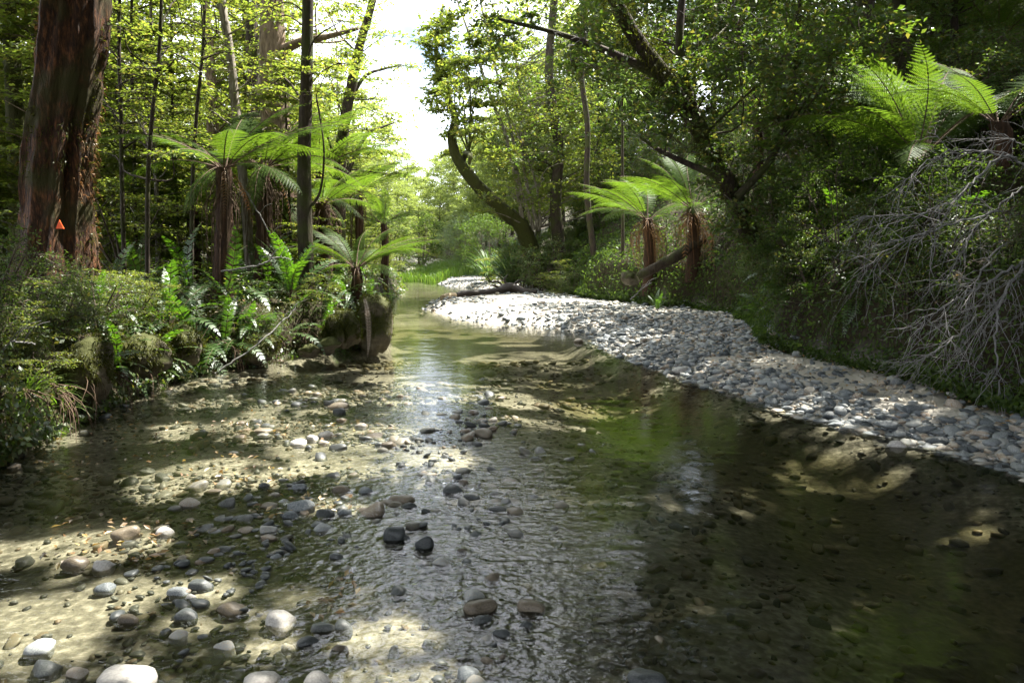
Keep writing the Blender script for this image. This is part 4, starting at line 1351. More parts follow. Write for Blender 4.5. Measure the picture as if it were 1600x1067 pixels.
for k in range(46):
    yv = rng.uniform(8, 34)
    x = float(XB(yv)) + rng.uniform(2.5, 12)
    z = h1(x, yv)
    sc = rng.uniform(.55, 1.)
    if 800 + FPX * x / yv > 1800 or blocked(x, yv, z, 8 * sc, 2 * sc):
        continue
    PA[k % 2].put((x, yv, z - .2), rng.uniform(0, 6), sc, ['dense', 'tall darker'][k % 2] + ' broadleaf tree ' + where_right(x, yv, x - float(XB(yv))), 'broadleaf trees on the right slope')

# ------------------------------------------------------------------ forest behind


for k in range(66):
    Yd = 13 + 36 * ((k + .5) / 66) ** 1.15
    x = XL(Yd) - rng.uniform(2.4, 4 + .8 * Yd)
    px_ = 800 + FPX * x / Yd
    if px_ < -250:
        x = (rng.uniform(-200, 560) - 800) / FPX * Yd
    if Yd < 24 and blocked(x, Yd, h1(x, Yd), 9, 1.8):
        continue
    PB[[0, 2, 1, 3][k % 4]].put((x, Yd, h1(x, Yd) - .1), rng.uniform(0, 6), rng.uniform(.8, 1.15), ['tall slender', 'thin young', 'stouter sandy-barked', 'thin pale-barked'][k % 4] + ' beech ' + where_left(x, Yd), 'beeches of the left forest')
for k in range(40):
    Yd = rng.uniform(11.5, 32)
    x = XL(Yd) - rng.uniform(1.2, 1.5 + .7 * Yd)
    PB[2 + k % 2].put((x, Yd, h1(x, Yd) - .1), rng.uniform(0, 6), rng.uniform(.4, .7), ['dark-stemmed', 'pale-stemmed'][k % 2] + ' low beech sapling ' + where_left(x, Yd), 'beech saplings of the left forest')
for x, Yd, sc in [(-8.5, 1.5, 1.5), (-7.5, -3.5, 1.5), (-3.8, -8, 1.6), (.5, -11, 1.7), (5.5, -7.5, 1.6), (9.5, -3, 1.5), (10.5, 3, 1.5), (-11.5, 5.5, 1.5), (-9, -9.5, 1.6), (12, 8.5, 1.4), (-13, 0, 1.6)]:  # out of view, added to lower the skylight on the stream
    PA[0].put((x, Yd, h1(x, Yd) - .2), rng.uniform(0, 6), sc, 'tall broadleaf tree shading the stream beside and behind the viewer', 'trees around the viewer')
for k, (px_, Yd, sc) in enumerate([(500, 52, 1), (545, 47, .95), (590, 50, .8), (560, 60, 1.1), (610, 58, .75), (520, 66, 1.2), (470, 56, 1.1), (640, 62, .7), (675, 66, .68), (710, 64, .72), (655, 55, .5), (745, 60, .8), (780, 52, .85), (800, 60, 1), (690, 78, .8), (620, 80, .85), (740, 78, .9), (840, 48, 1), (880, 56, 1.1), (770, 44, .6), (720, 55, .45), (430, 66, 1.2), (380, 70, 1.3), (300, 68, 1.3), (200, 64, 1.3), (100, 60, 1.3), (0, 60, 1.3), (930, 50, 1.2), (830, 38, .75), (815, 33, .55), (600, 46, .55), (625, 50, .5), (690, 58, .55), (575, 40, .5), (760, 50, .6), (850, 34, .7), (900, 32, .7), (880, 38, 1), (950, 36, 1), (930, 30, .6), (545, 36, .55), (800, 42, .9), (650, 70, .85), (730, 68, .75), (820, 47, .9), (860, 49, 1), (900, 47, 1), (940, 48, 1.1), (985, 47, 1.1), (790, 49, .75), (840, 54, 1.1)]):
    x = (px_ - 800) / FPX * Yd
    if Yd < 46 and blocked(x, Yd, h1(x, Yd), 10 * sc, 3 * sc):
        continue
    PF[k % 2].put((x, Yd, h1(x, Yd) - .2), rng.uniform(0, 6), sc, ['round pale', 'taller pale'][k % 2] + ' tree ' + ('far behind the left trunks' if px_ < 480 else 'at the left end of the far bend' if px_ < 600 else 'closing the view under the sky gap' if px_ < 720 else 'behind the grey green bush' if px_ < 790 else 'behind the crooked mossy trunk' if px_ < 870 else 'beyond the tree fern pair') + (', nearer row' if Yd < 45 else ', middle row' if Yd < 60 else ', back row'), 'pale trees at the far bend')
PG.put(ongr(728, 44, -.3), 0, .75, 'rounded grey green bush behind the far strip of grass')
for px_, Yd, sc in [(765, 36, 1.2), (790, 30, 1.2), (815, 27, 1.1), (845, 25, 1.), (880, 23.5, .9), (600, 36, 1.2), (620, 44, 1.2), (580, 30, 1.1), (610, 31, .7), (700, 52, 1.6), (660, 50, 1.5), (750, 41, 1.3)]:
    PS[[2, 3, 0][int(px_) % 3]].put(ongr(px_, Yd, -.1), rng.uniform(0, 6), sc, 'leafy bush ' + ('on the left bank near the far bend' if px_ < 640 else 'behind the far strip of grass' if px_ < 705 else 'beside the far strip of grass' if px_ < 770 else 'behind the driftwood log' if px_ < 850 else 'below the crooked mossy trunk'), 'bushes near the far bend')


def strap_plant(name, n, L, W, lean, m, segs=6):
    mb = MB()
    for k in range(n):
        a, el = rng.uniform(0, 6.283), rng.uniform(*lean)
        s = np.linspace(0, 1, segs + 1)
        l_ = L * rng.uniform(.6, 1.1)
        th = el - s ** 1.5 * rng.uniform(.8, 1.9)
        r_ = np.concatenate([[0], np.cumsum(np.cos(th))[:-1]]) * l_ / segs
        z = np.concatenate([[0], np.cumsum(np.sin(th))[:-1]]) * l_ / segs
        P = np.stack([np.cos(a) * r_, np.sin(a) * r_, z], -1)
        sd = np.array([-math.sin(a), math.cos(a), 0])
        w_ = (W * np.minimum(1, (1 - s) * 2.2 + .08))[:, None]
        V = np.concatenate([P - sd * w_, P + sd * w_])
        q = np.arange(segs)
        mb.add(V, np.stack([q, q + 1, q + segs + 2, q + segs + 1], -1))
    return mb


fx = thing('flax_bush', 'dark strap-leaved flax bush drooping over the pool behind the driftwood', 'flax', ongr(800, 27.5))
strap_plant('leaf', 150, 2.3, .035, (.7, 1.5), None).build('foliage', M['flax'], fx, kind='stuff')
fx2 = dup(fx, ongr(765, 33), 2., .8, 'paler flax bush beside the far strip of grass')
cab = thing('cabbage_tree', 'spiky tuft of grey leaves on a thin stem among the right trees', 'cabbage tree', ongr(972, 20.5))
tp = at(972, 150, 20.5) - np.array(cab.location)
mb = MB()
add_tube(mb, curve([(0, 0, -.2), tp * .5, tp], 10), np.linspace(.05, .035, 11), 7)
mb.build('trunk', M['bark_dark'], cab)
o = strap_plant('leaf', 70, 1.0, .022, (-.2, 1.4), None).build('foliage', M['grey_leaf'], cab, kind='stuff')
o.location = tp

# grass: the far strip, tufts on the near left bank
mb = MB()
n = 9000
x, y = rng.uniform(-7.4, -1.6, n), rng.uniform(38, 50, n)
ok = (y > 40 + 1.2 * np.sin(x * 2)) & (x > -6.6 + .5 * vnoise(y, 3.)) & (x < float(XB(43.)) + 1.2)
x, y = x[ok], y[ok]
mb.add(*blades(np.stack([x, y, height(x, y) - .03], -1), np.tile([0, 0, 1.], (len(x), 1)), .75, .022, .3, .22))
mb.build('grass', M['grass'], kind='stuff', smooth=False)
gt = thing('grass_tuft', 'tuft of long drooping grass on the brink of the left bank', 'grass tuft', ongr(30, 5.9), 'grass tufts on the left brink')
strap_plant('blade', 60, .5, .006, (.5, 1.5), None).build('blades', M['grass'], gt, kind='stuff')
for px_, Yd in [(12, 5.7), (195, 7.9), (225, 8.3), (60, 6.3), (240, 8.6), (360, 9.3), (410, 9.9), (280, 8.7)]:
    x = XL(Yd) - .12
    dup(gt, (x, Yd, h1(x, Yd) - .05), rng.uniform(0, 6), rng.uniform(.6, 1.1))

# ------------------------------------------------------------------ dead wood
def dead_wood(name, label, lims, m, cat='dead branch', twigs=12, tl=(.25, .6), loc=None, sag=.5):
    base = np.asarray(T3([lims[0][0][0]])[0])
    t = thing(name, label, cat, base)
    for pl, (ra, rb_) in lims:
        q = curve(T3(pl), 6 * len(pl))
        q = q + rng.normal(size=q.shape) * .012
        L_ = np.sum(np.linalg.norm(np.diff(q, axis=0), axis=1))
        mb = MB()
        rr = np.linspace(ra * .46, rb_ * .36, len(q))
        add_tube(mb, q - base, rr, 7, rough=.15, seed=float(rng.uniform(0, 9)), fscale=9)
        T = unit(np.gradient(q, axis=0))

        def twig(p, d, l_, r_, lev):
            k = 6
            s = np.linspace(0, 1, k)[:, None]
            bend = rng.normal(size=3) * .3
            g = p + d * l_ * s + (np.array([0, 0, -sag]) + bend) * l_ * s ** 2 * .6 + rng.normal(size=(k, 3)) * .015 * s
            add_tube(mb, g - base, np.linspace(r_, r_ * .4, k), 4)
            if lev:
                for _ in range(rng.integers(2, 5)):
                    i = rng.integers(1, k)
                    twig(g[i], unit(d + rng.normal(size=3) * .7), l_ * rng.uniform(.3, .65), r_ * .6, lev - 1)
        for _ in range(int(twigs * L_)):
            i = rng.integers(len(q) // 5, len(q))
            twig(q[i], unit(T[i] * .8 + rng.normal(size=3) * .7 + np.array([-.2, 0, -.1])), rng.uniform(*tl) * (1.1 - .4 * i / len(q)), min(.0042, rr[i] * .7), 1)
        mb.build('limb', m, t)
    return t


dead_wood('dead_tree', 'tangle of bare grey dead branches hanging from the right slope towards the water', [
    ([(1640, 300, 6.8), (1600, 262, 6.8), (1560, 240, 6.7), (1490, 238, 6.6), (1435, 262, 6.5), (1405, 300, 6.4)], (.03, .008)),
    ([(1565, 242, 6.7), (1525, 280, 6.6), (1480, 320, 6.5), (1420, 338, 6.4), (1375, 336, 6.3), (1330, 345, 6.3)], (.025, .006)),
    ([(1640, 340, 6.6), (1560, 335, 6.5), (1490, 350, 6.4), (1430, 372, 6.3), (1380, 395, 6.3), (1345, 430, 6.2)], (.025, .006)),
    ([(1650, 380, 6.5), (1580, 420, 6.4), (1520, 455, 6.3), (1470, 480, 6.2), (1428, 520, 6.2)], (.032, .009)),
    ([(1650, 390, 6.4), (1590, 430, 6.2), (1560, 480, 6.1), (1555, 540, 6.1), (1560, 600, 6.0), (1568, 640, 6.)], (.03, .007)),
    ([(1650, 330, 6.9), (1560, 390, 6.8), (1520, 450, 6.7), (1505, 530, 6.6), (1490, 605, 6.5)], (.026, .006)),
    ([(1650, 420, 6.6), (1560, 470, 6.6), (1500, 520, 6.5), (1455, 555, 6.4), (1405, 570, 6.4)], (.026, .006)),
    ([(1650, 280, 7.2), (1590, 300, 7.1), (1540, 340, 7.), (1500, 390, 6.9), (1480, 440, 6.9)], (.025, .006)),
    ([(1650, 240, 7.3), (1600, 225, 7.2), (1550, 205, 7.1)], (.02, .008)),
    ([(1640, 460, 6.3), (1600, 500, 6.2), (1580, 550, 6.2)], (.02, .006))], M['grey_wood'], 'dead tree', twigs=14)
dead_wood('dead_branch', 'bleached bare branch curling among the leaves above the tree fern pair', [([(1040, 250, 12.8), (1010, 225, 12.7), (985, 205, 12.6), (970, 190, 12.5)], (.02, .006)), ([(1010, 225, 12.7), (1020, 195, 12.6), (1035, 185, 12.6)], (.014, .005))], M['grey_wood'], twigs=9, tl=(.2, .45))
dead_wood('dead_branch', 'pale bare twig hanging at the top of the leaning tree', [([(1160, -20, 10), (1140, 20, 10), (1120, 60, 10), (1140, 95, 10)], (.02, .006))], M['grey_wood'], twigs=5)
dead_wood('dead_branch', 'thin dry branch sloping through the leaves left of the leaning trunk', [([(955, 75, 9.7), (920, 55, 9.7), (890, 70, 9.7), (860, 45, 9.7)], (.016, .005))], M['grey_wood'], twigs=5)
# driftwood
lg = thing('driftwood_log', 'dark curved driftwood log lying across the pale gravel bar', 'driftwood', at(770, 458, 23.4))
b0 = np.array(lg.location)
mb = MB()
q = curve([at(711, 462, 22.9), at(725, 459, 23), at(750, 458, 23.3), at(778, 455, 23.6), (at(796, 449, 23.9)), at(815, 455, 23.8), at(838, 463, 23.6)], 40)
q[:, 2] = np.maximum(q[:, 2], height(q[:, 0], q[:, 1]) + .05)
add_tube(mb, q - b0, np.interp(np.linspace(0, 1, len(q)), [0, .5, .7, 1], [.085, .12, .17, .07]), 12, rough=.25, fscale=4)
mb.build('trunk', M['wet_log'], lg)
mb = MB()
e = at(692, 474, 22.4)
e[2] = h1(e[0], e[1]) + .05
add_tube(mb, curve([q[0], (q[0] + e) / 2 + np.array([-.05, 0, .02]), e], 8) - b0, np.linspace(.088, .11, 9), 10, rough=.3)
mb.build('broken_end', M['cut_wood'], lg)
for pts in ([(790, 452, 23.8), (778, 440, 23.9), (768, 441, 24), (760, 430, 24.1)], [(800, 447, 23.9), (812, 438, 24), (822, 440, 24.1)], [(795, 448, 23.9), (788, 438, 23.9), (794, 428, 24)], [(782, 452, 23.7), (772, 446, 23.6), (764, 448, 23.5)]):
    mb = MB()
    qq = curve(T3(pts), 10)
    add_tube(mb, qq - b0, np.linspace(.05, .015, len(qq)), 6, rough=.3)
    mb.build('broken_branch', M['wet_log'], lg)
ml = thing('fallen_log', 'fallen mossy log lying behind the trunks of the sunlit tree fern pair', 'fallen log', at(1040, 405, 16.6))
b0 = np.array(ml.location)
mb = MB()
V, F = tube(curve(T3([(988, 436, 17.2), (1025, 418, 17.2), (1060, 398, 17.3), (1100, 372, 17.5)]), 30) - b0, np.interp(np.linspace(0, 1, 31), [0, .12, .5, 1], [.03, .1, .13, .09]), 14, rough=.4, fscale=4)
mb.add(V, F)
mb.build('trunk', M['bark_dark'], ml)
for lab, pts, r in [('long thin pale stick slanting from the left bank into the water', [(335, 583, 9.1), (400, 540, 9.4), (450, 495, 9.8), (466, 472, 10)], .012),
                    ('dry forked stick lying across the ferns below the tree ferns', [(345, 424, 10), (400, 415, 10.2), (430, 402, 10.3), (452, 404, 10.4)], .014),
                    ('thin dry stem leaning between the two nearest tree ferns', [(384, 298, 11.4), (405, 335, 11.4), (430, 375, 11.4), (446, 380, 11.3)], .012),
                    ('pale stick poking out at the foot of the near left bank', [(0, 555, 5.7), (20, 535, 5.7), (55, 538, 5.8)], .012),
                    ('bare stick on the right bank above the gravel bar', [(985, 468, 15.4), (1005, 450, 15.4), (1018, 442, 15.5)], .014)]:
    mb = MB()
    q = curve(T3(pts), 24)
    q += rng.normal(size=q.shape) * .008
    b_ = q[0].copy()
    add_tube(mb, q - b_, np.linspace(r, r * .5, len(q)), 6)
    for i in (8, 14, 18):
        add_tube(mb, curve([q[i] - b_, q[i] - b_ + np.array([.08, .02, .12]), q[i] - b_ + np.array([.2, .03, .16])], 5), np.linspace(r * .45, r * .2, 6), 4)
    o = mb.build('stick', M['grey_wood'])
    o.location = b_
    tag(o, lab, 'stick')
for lab, p_, az_, sc, ry in [('pale dead fern frond drooping to the water from the left point', at(568, 462, 10.6), -75, 1.0, .35), ('pale dead fern frond arching out beyond the left point', at(582, 440, 12.4), 5, .75, -.1)]:
    t = thing('dead_fern_frond', lab, 'dead frond', p_)
    link('frond', PALE, t, (0, 0, 0), (0, ry, R_(az_)), sc)
# roots hanging under the brink of the left bank
for k in range(16):
    Yd = rng.uniform(5.5, 11)
    x = float(XL(Yd)) - .05
    p0 = np.array([x, Yd, h1(x - .2, Yd) * .8])
    t = thing('root_tuft', 'thin bare roots dangling from the undercut of the left bank', 'roots', p0, 'root tufts under the left brink')
    mb = MB()
    for _ in range(9):
        d = np.array([rng.uniform(.02, .3), rng.normal() * .15, -rng.uniform(.2, .55)])
        add_tube(mb, curve([(0, 0, 0), d * .5 + np.array([.08, 0, .05]), d], 6), np.linspace(.006, .002, 7), 3)
    mb.build('root', M['root'], t, kind='stuff')

# ------------------------------------------------------------------ stones
import bmesh


def ico(sub):
    bm = bmesh.new()
    bmesh.ops.create_icosphere(bm, subdivisions=sub, radius=1)
    V = np.array([v.co[:] for v in bm.verts])
    F = np.array([[v.index for v in f.verts] for f in bm.faces])
    bm.free()
    return V, F


ICO = {k: ico(k) for k in (1, 2, 3, 4)}


def stone_v(sub, seed, amp=.28, fs=1.1, blocky=0.):
    V, F = ICO[sub]
    r1 = np.random.default_rng(int(seed * 97) + 5)
    nz_ = fbm(V[:, 0] * fs + seed * 3.1, V[:, 1] * fs + seed, V[:, 2] * fs - seed, 3)
    q = unit(r1.normal(size=(11, 3)))
    d = r1.uniform(.62, .95, 11)
    dot = np.maximum(V @ q.T, 1e-3)
    r = np.minimum(1.02, np.min(d[None] / dot, 1))
    W_ = V * (r * (1 + amp * (nz_ - .5)))[:, None]
    lo, hi = W_.min(0), W_.max(0)
    return (W_ - (lo + hi) / 2) / ((hi - lo) / 2), F


SV = {s: [stone_v(s, k * 1.7 + 2, .3, 1.6) for k in range(8)] for s in (1, 2, 3)}
SM = {}


def stone_mesh(k, mk_):
    if (k, mk_) not in SM:
        mb = MB()
        mb.add(*SV[3][k])
        SM[(k, mk_)] = mb.mesh('river_stone', M[mk_])
    return SM[(k, mk_)]


LIST = [(707, 762, 38, 'dark_stone', 'largest grey stone of the cluster in the middle of the riffle'), (738, 774, 30, 'dark_stone', 'dark stone touching the largest grey one in mid riffle'), (714, 744, 22, 'dark_stone', 0), (724, 752, 22, 'brown_stone', 0), (672, 748, 20, 'dark_stone', 0), (672, 742, 12, 'dark_stone', 0), (640, 788, 28, 'dark_stone', 'lone oval dark stone left of the mid riffle cluster'),
        (617, 836, 40, 'dark_stone', 'angular tilted dark stone pointing up out of the riffle'), (632, 838, 24, 'dark_stone', 0), (665, 850, 32, 'dark_stone', 'rounded dark stone just right of the angular tilted one'), (690, 875, 32, 'stone', 'flat-topped grey stone in the ripples'), (721, 858, 19, 'brown_stone', 0), (742, 833, 22, 'dark_stone', 0), (731, 824, 17, 'dark_stone', 0), (692, 936, 20, 'dark_stone', 0),
        (625, 920, 34, 'dark_stone', 'broad dark stone with rings of ripples beside it'), (741, 926, 38, 'stone', 'grey stone behind the long tan one at the lower riffle'), (750, 944, 58, 'brown_stone', 'long tan flat stone in the lower riffle'), (752, 965, 38, 'dark_stone', 'dark wet stone in front of the long tan one'), (783, 987, 32, 'dark_stone', 0), (760, 994, 22, 'stone', 0), (760, 1030, 25, 'brown_stone', 0), (786, 1023, 22, 'brown_stone', 0),
        (733, 1048, 42, 'stone', 'grey stone at the bottom middle, behind another grey one'), (745, 1064, 44, 'stone', 'grey stone cut off at the bottom middle'), (830, 944, 48, 'brown_stone', 'thin yellowish flat stone right of the lower riffle'), (822, 972, 26, 'dark_stone', 0), (807, 878, 18, 'brown_stone', 0), (770, 900, 30, 'brown_stone', 'reddish brown stone at the right side of the ripples'), (635, 684, 20, 'dark_stone', 0), (608, 693, 28, 'brown_stone', 0), (593, 693, 18, 'dark_stone', 0), (628, 726, 18, 'dark_stone', 0), (676, 718, 16, 'dark_stone', 0), (625, 618, 16, 'brown_stone', 0),
        (530, 641, 26, 'dark_stone', 'dark stone at the head of the left shallows'), (466, 690, 26, 'white_stone', 'leftmost white stone of the little row in the left shallows'), (488, 683, 20, 'white_stone', 'middle white stone of the little row in the left shallows'), (510, 677, 26, 'white_stone', 'right white stone of the little row in the left shallows'), (506, 690, 20, 'stone', 0), (483, 697, 14, 'dark_stone', 0), (469, 759, 26, 'stone', 0), (412, 756, 20, 'dark_stone', 0), (470, 788, 46, 'stone', 'long rounded grey stone lying among dark pebbles'), (442, 782, 18, 'stone', 0), (533, 763, 32, 'brown_stone', 'brown stone beside a grey one above the left shallows'), (573, 764, 28, 'stone', 'pointed grey stone right of the brown one'),
        (505, 823, 30, 'stone', 0), (455, 803, 30, 'stone', 0), (420, 825, 30, 'stone', 0), (538, 798, 26, 'stone', 0), (508, 800, 34, 'dark_stone', 0), (540, 885, 22, 'stone', 0), (525, 868, 26, 'dark_stone', 0), (432, 868, 22, 'stone', 0), (297, 784, 32, 'stone', 'cracked grey stone alone in the left shallows'), (258, 828, 28, 'white_stone', 'small whitish stone in the left shallows'), (197, 829, 42, 'brown_stone', 'drowned brown stone left of the small whitish one'), (118, 874, 40, 'brown_stone', 'wide tan stone under water in the sun streak'), (160, 881, 32, 'white_stone', 'flat whitish stone in the sun streak'), (163, 916, 30, 'stone', 0), (278, 923, 34, 'stone', 'smooth light grey stone in the lower left group'), (316, 911, 42, 'dark_stone', 0), (299, 931, 18, 'white_stone', 0), (293, 958, 40, 'dark_stone', 'dark grey rounded stone in the lower left group'),
        (202, 965, 32, 'brown_stone', 'sunlit tan stone in the lower left group'), (362, 947, 46, 'brown_stone', 'large egg-shaped grey brown stone half out of water'), (350, 1007, 34, 'stone', 0), (277, 990, 30, 'stone', 0), (437, 965, 48, 'white_stone', 'yellowish white stone catching the sun'), (483, 998, 40, 'dark_stone', 'smooth dark round stone below the yellowish white one'), (449, 1001, 20, 'white_stone', 0), (536, 974, 36, 'dark_stone', 0), (505, 977, 40, 'dark_stone', 0), (529, 1008, 32, 'brown_stone', 0), (70, 1040, 44, 'dark_stone', 0), (60, 1008, 40, 'stone', 0), (120, 1050, 34, 'stone', 0), (203, 1052, 78, 'white_stone', 'big sunlit white stone at the bottom left'), (408, 1060, 54, 'white_stone', 'sunlit white stone cut off at the bottom, left of the cream one'), (497, 1058, 46, 'white_stone', 'cream stone cut off at the bottom, right of a white one'),
        (1010, 1056, 62, 'dark_stone', 'dark glossy stone with water spilling over it'), (1400, 693, 30, 'white_stone', 'pale stone standing in the water off the right bar'), (1385, 662, 34, 'stone', 'large grey stone at the edge of the right bar'), (1364, 610, 18, 'brown_stone', 'reddish stone on the right bar beside the sand'), (1066, 578, 34, 'white_stone', 'chunky pale stone at the water edge of the bar'), (1550, 690, 30, 'stone', 0), (905, 532, 22, 'brown_stone', 0), (938, 484, 12, 'white_stone', 0), (865, 487, 12, 'white_stone', 0)]
nl, RINGS = 0, []
for k, (px_, py_, w_, mk_, lab) in enumerate(LIST):
    P = atz(px_, py_ + .12 * w_, .0)
    gz = h1(P[0], P[1])
    P = atz(px_, py_ + .12 * w_, max(0, gz))
    D = math.sqrt(P[0] ** 2 + P[1] ** 2 + EYE ** 2)
    a = w_ / FPX * D / 2 * (.95 if mk_ == 'white_stone' else .88)
    top = a * (.6 if 'tilted' not in str(lab) else 1.2)
    bot = min(gz, -.02) - .02 if gz < 0 else gz - a * .2
    hz = min(max((P[2] + top - bot) / 2, a * .38), a * 1.1)
    top = min(top, bot + 2 * hz - P[2])
    o = link('river_stone', stone_mesh(k % 8, mk_), None, (P[0], P[1], P[2] + top - hz), (rng.uniform(-.15, .15), rng.uniform(-.15, .15) + (.6 if 'tilted' in str(lab) else 0), rng.uniform(-.5, .5) + (3.14 if k % 2 else 0)), (a, a * rng.uniform(.7, .95), hz))
    nl += 1
    if gz < 0 and P[0] > -1.6:
        RINGS.append((P[0], P[1], a))
    if lab:
        tag(o, lab, 'stone')
    else:
        kind = {'dark_stone': 'small dark wet stone', 'stone': 'small grey stone', 'brown_stone': 'small brown stone', 'white_stone': 'small pale stone'}[mk_]
        tag(o, kind + ' breaking the surface of the shallow stream', 'stone', kind + 's in the shallows')

# boulders on the left point
for px_, py_, w_, h_, Yd, lab, bare in [(542, 515, 44, 62, 10.9, 'tall lit boulder of the left point with yellow moss', 0), (522, 520, 40, 56, 10.8, 'mossy boulder leaning on the tall lit one', 0), (510, 541, 50, 32, 10.6, 'low pale boulder at the water in front of the mossy ones', 1), (482, 549, 36, 24, 10.4, 'small dark boulder at the water, left of the low pale one', 1), (583, 508, 62, 96, 11.7, 'big dark boulder at the tip of the left point', 0), (120, 580, 90, 110, 6.6, 'moss covered hump of the near left bank', 0), (215, 560, 100, 80, 7.9, 'moss covered boulder under the left brink', 0), (280, 540, 70, 70, 8.7, 'mossy boulder below the dark ground ferns', 0), (400, 545, 70, 50, 9.8, 'dark mossy boulder below the bright crown fern', 0), (985, 435, 30, 24, 15.3, 'reddish boulder in the right bank beside the fallen log', 1)]:
    P = at(px_, py_, Yd)
    a = w_ / FPX * Yd / 2
    hz = h_ / FPX * Yd / 2
    V, F = stone_v(4, float(rng.uniform(0, 30)), .7, 1.7)
    mb = MB()
    mb.add(V * np.array([a, a * .9, hz]), F)
    t = thing('boulder' if bare else 'mossy_boulder', lab, 'boulder', P)
    mb.build('rock', M['boulder'], t)
    if not bare:
        Nn = unit(V)
        i = rng.integers(0, len(V), 6000)
        i = i[(Nn[i, 2] > -.35) & (vnoise(V[i, 0] * 2.3, V[i, 1] * 2.3, V[i, 2] * 2.3) > .4)]
        mb = MB()
        mb.add(*blades(V[i] * np.array([a, a * .9, hz]) + rng.normal(size=(len(i), 3)) * .015, Nn[i], .04, .005, .6))
        mb.build('moss', M['moss'], t, smooth=False, kind='stuff')

# loose stones of the bar and the bed: the ones that show largest are objects, the rest gravel
def scatter(n, y0, y1, lo, med, hi, where):
    y = rng.uniform(y0, y1, n)
    u_ = rng.uniform(0, 1, n)
    if where == 'bar':
        x0, x1 = XR(y) - .1, np.maximum(XB(y), XR(y) + .3) + .15
        x = x0 + (x1 - x0) * u_
        near_edge = x - x0
        sand = ((y < 9.5) & (near_edge > .78 + .4 * (vnoise(x * 2, y * 2) - .5))) | (vnoise(x * .8 + 3, y * .55) > .66) & (y > 14)
        ok = ~sand | (rng.uniform(0, 1, n) < .09)
    else:
        x0, x1 = XL(y), XR(y)
        t_ = u_
        x = x0 + (x1 - x0) * t_
        ok = rng.uniform(0, 1, n) < np.where(t_ < .6, .2 + .8 * (vnoise(x * 1.3, y * 1.3) > .42), .3)
    x, y = x[ok], y[ok]
    s = np.clip(med * np.exp(rng.normal(size=len(x)) * .52), lo, hi)
    s = np.minimum(s, .0135 * np.maximum(y, 1.))
    return np.stack([x, y, height(x, y), s], -1)


bar1 = scatter(11000, 4.4, 15.6, .014, .03, .085, 'bar')
bar2 = scatter(9000, 15.6, 46, .02, .036, .1, 'bar')
bed = scatter(9500, 1.6, 11.5, .012, .027, .075, 'bed')
bed[:, 3] = np.where(rng.uniform(0, 1, len(bed)) < .05, bed[:, 3] * 1.5, bed[:, 3])
allst = np.vstack([np.c_[bar1, np.zeros(len(bar1))], np.c_[bed, np.ones(len(bed))]])
show = allst[:, 3] / np.hypot(allst[:, 0], allst[:, 1]) * np.where(allst[:, 4] > 0, .8, 1.)
px_, _ = pix(np.c_[allst[:, :2], allst[:, 2]])
show[(px_ < 5) | (px_ > 1595) | (allst[:, 1] < 2.4)] = 0
order = np.argsort(-show)
big, rest = order[:300 - nl], order[300 - nl:]
for i in big:
    x, y, z, s, bd = allst[i]
    k = int(rng.integers(0, 8))
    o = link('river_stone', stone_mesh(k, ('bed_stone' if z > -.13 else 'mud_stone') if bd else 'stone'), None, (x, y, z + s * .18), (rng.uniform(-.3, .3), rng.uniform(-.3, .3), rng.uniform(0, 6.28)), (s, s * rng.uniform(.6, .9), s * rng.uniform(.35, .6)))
    if bd:
        tag(o, 'cobble lying on the bed under shallow clear water', 'stone', 'cobbles on the stream bed')
    else:
        tag(o, 'grey cobble heaped with others on the right gravel bar', 'stone', 'cobbles of the right gravel bar')


def pile(name, A, sub, m):
    mb = MB()
    K = rng.integers(0, 8, len(A))
    for k in range(8):
        a = A[K == k]
        V, F = SV[sub][k]
        n = len(a)
        if not n:
            continue
        th = rng.uniform(0, 6.283, n)
        sc = np.stack([a[:, 3], a[:, 3] * rng.uniform(.6, .9, n), a[:, 3] * rng.uniform(.35, .6, n)], -1)
        W_ = V[None] * sc[:, None]
        tx = rng.normal(size=(n, 1)) * .25
        zz = W_[..., 2] + W_[..., 0] * tx
        c_, s_ = np.cos(th)[:, None], np.sin(th)[:, None]
        W_ = np.stack([W_[..., 0] * c_ - W_[..., 1] * s_, W_[..., 0] * s_ + W_[..., 1] * c_, zz], -1)
        W_ = W_ + np.stack([a[:, 0], a[:, 1], a[:, 2] + a[:, 3] * rng.uniform(.05, .3, n)], -1)[:, None]
        mb.add(W_.reshape(-1, 3), (F[None] + (np.arange(n) * len(V))[:, None, None]).reshape(-1, 3))
    mb.build(name, m, kind='stuff')


r_ = allst[rest]
sm = r_[:, 3] / r_[:, 1] < .0066
pile('gravel', r_[(r_[:, 4] == 0) & ~sm], 2, M['stone'])
pile('small_gravel', r_[(r_[:, 4] == 0) & sm], 1, M['stone'])
pile('far_gravel', bar2, 1, M['stone'])
pile('pebbles', r_[(r_[:, 4] == 1) & (r_[:, 2] > -.13) & ~sm], 2, M['bed_stone'])
pile('small_pebbles', r_[(r_[:, 4] == 1) & (r_[:, 2] > -.13) & sm], 1, M['bed_stone'])
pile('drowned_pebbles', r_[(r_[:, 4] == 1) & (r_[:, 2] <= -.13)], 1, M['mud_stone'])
n = 420
u_ = np.concatenate([rng.uniform(370, 560, 170), rng.uniform(170, 420, 150), rng.normal(720, 45, 100)])
v_ = np.concatenate([rng.uniform(730, 910, 170), rng.uniform(880, 1066, 150), rng.uniform(690, 1066, 100)])
P = np.array([atz(a, b_, -.02) for a, b_ in zip(u_, v_)])
s_ = np.clip(.019 * np.exp(rng.normal(size=n) * .35), .01, .04)
pz = height(P[:, 0], P[:, 1]) + s_ * .35
pile('wet_pebbles', np.c_[P[:, :2], pz, s_], 2, M['dark_stone'])
fine = scatter(17000, 1.8, 8.5, .006, .012, .022, 'bed')
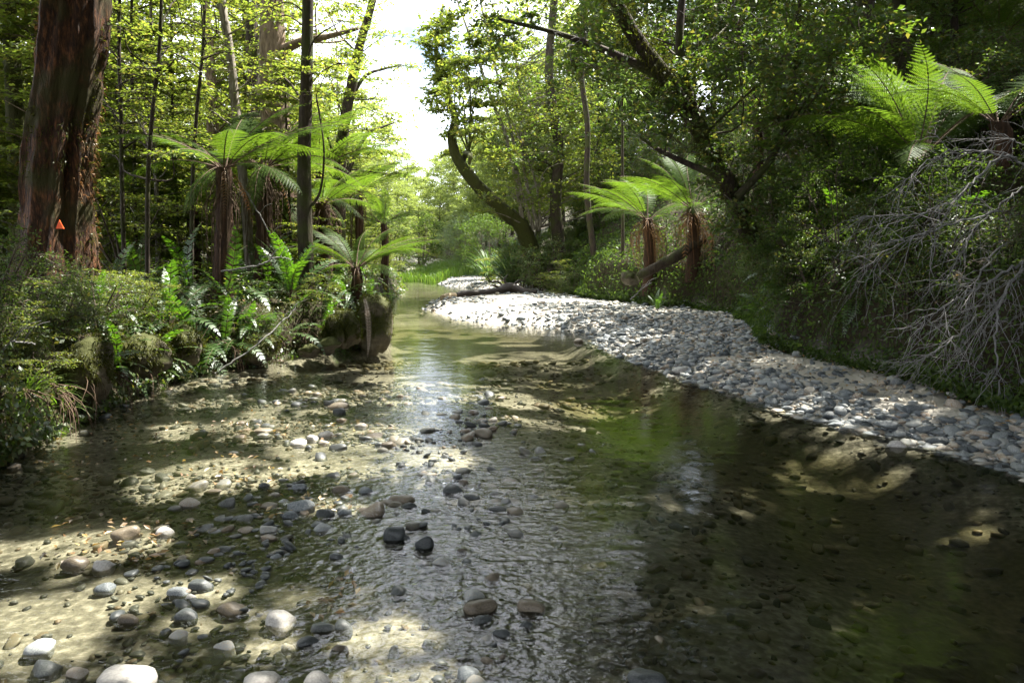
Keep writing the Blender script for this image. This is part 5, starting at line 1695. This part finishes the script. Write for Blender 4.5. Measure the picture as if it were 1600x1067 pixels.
fine = fine[fine[:, 2] > -.14]
pile('fine_pebbles', np.c_[fine, np.ones(len(fine))], 1, M['bed_stone'])
# ripples of the water round the stones of the riffle
wv = np.empty(len(w.data.vertices) * 3)
w.data.vertices.foreach_get('co', wv)
wv = wv.reshape(-1, 3)
nearw = (wv[:, 1] > 1.2) & (wv[:, 1] < 8) & (np.abs(wv[:, 0]) < 3.5)
ww = wv[nearw]
zz = .004 * (fbm(ww[:, 0] * 4, ww[:, 1] * 6, 2.) - .5) * sst(2, .6, np.abs(ww[:, 0] + .2)) + .004 * (fbm(ww[:, 0] * 11, ww[:, 1] * 15, 7.) - .5) * sst(1.6, .5, np.abs(ww[:, 0] + .2))
for cx, cy_, ca in RINGS:
    r2 = np.hypot(ww[:, 0] - cx, ww[:, 1] - cy_)
    e = np.maximum(r2 - ca, 0)
    zz = zz + np.where(e < .35, .0032 * np.cos(e * 95) * np.exp(-e * 11), 0)
wv[nearw, 2] = zz
w.data.vertices.foreach_set('co', wv.ravel())
w.data.update()
# fallen leaves caught among the stones of the left shallows
mb = MB()
n = 900
u_, v_ = rng.uniform(60, 560, n), rng.uniform(640, 960, n)
P = np.array([atz(a, b_, 0.) for a, b_ in zip(u_, v_)])
P[:, 2] = np.maximum(height(P[:, 0], P[:, 1]), -.03) + .035
ok = vnoise(P[:, 0] * 1.6 + 4, P[:, 1] * 1.6) > .5
P = P[ok]
mb.add(*leaves(P, np.tile([0, 0, 1.], (len(P), 1)) + rng.normal(size=P.shape) * .35, .045 * rng.uniform(.6, 1.3, len(P)), .024))
n = 3500
y = rng.uniform(6, 24, n)
x = np.where(rng.uniform(0, 1, n) < .5, XL(y) - rng.uniform(.3, 6, n), XB(y) + rng.uniform(.3, 6, n))
P = np.stack([x, y, height(x, y) + .015], -1)
mb.add(*leaves(P, ground_normals(x, y) + rng.normal(size=P.shape) * .3, .06, .03))
n = 420
y = rng.uniform(5, 15, n)
x = XR(y) + .3 + rng.uniform(0, 1, n) ** .7 * np.maximum(XB(y) - XR(y) - .3, .1)
P = np.stack([x, y, height(x, y) + .04], -1)
mb.add(*leaves(P, np.tile([0, 0, 1.], (n, 1)) + rng.normal(size=P.shape) * .4, .05 * rng.uniform(.6, 1.3, n), .026))
mb.build('leaf_litter', M['litter'], kind='stuff', smooth=False)
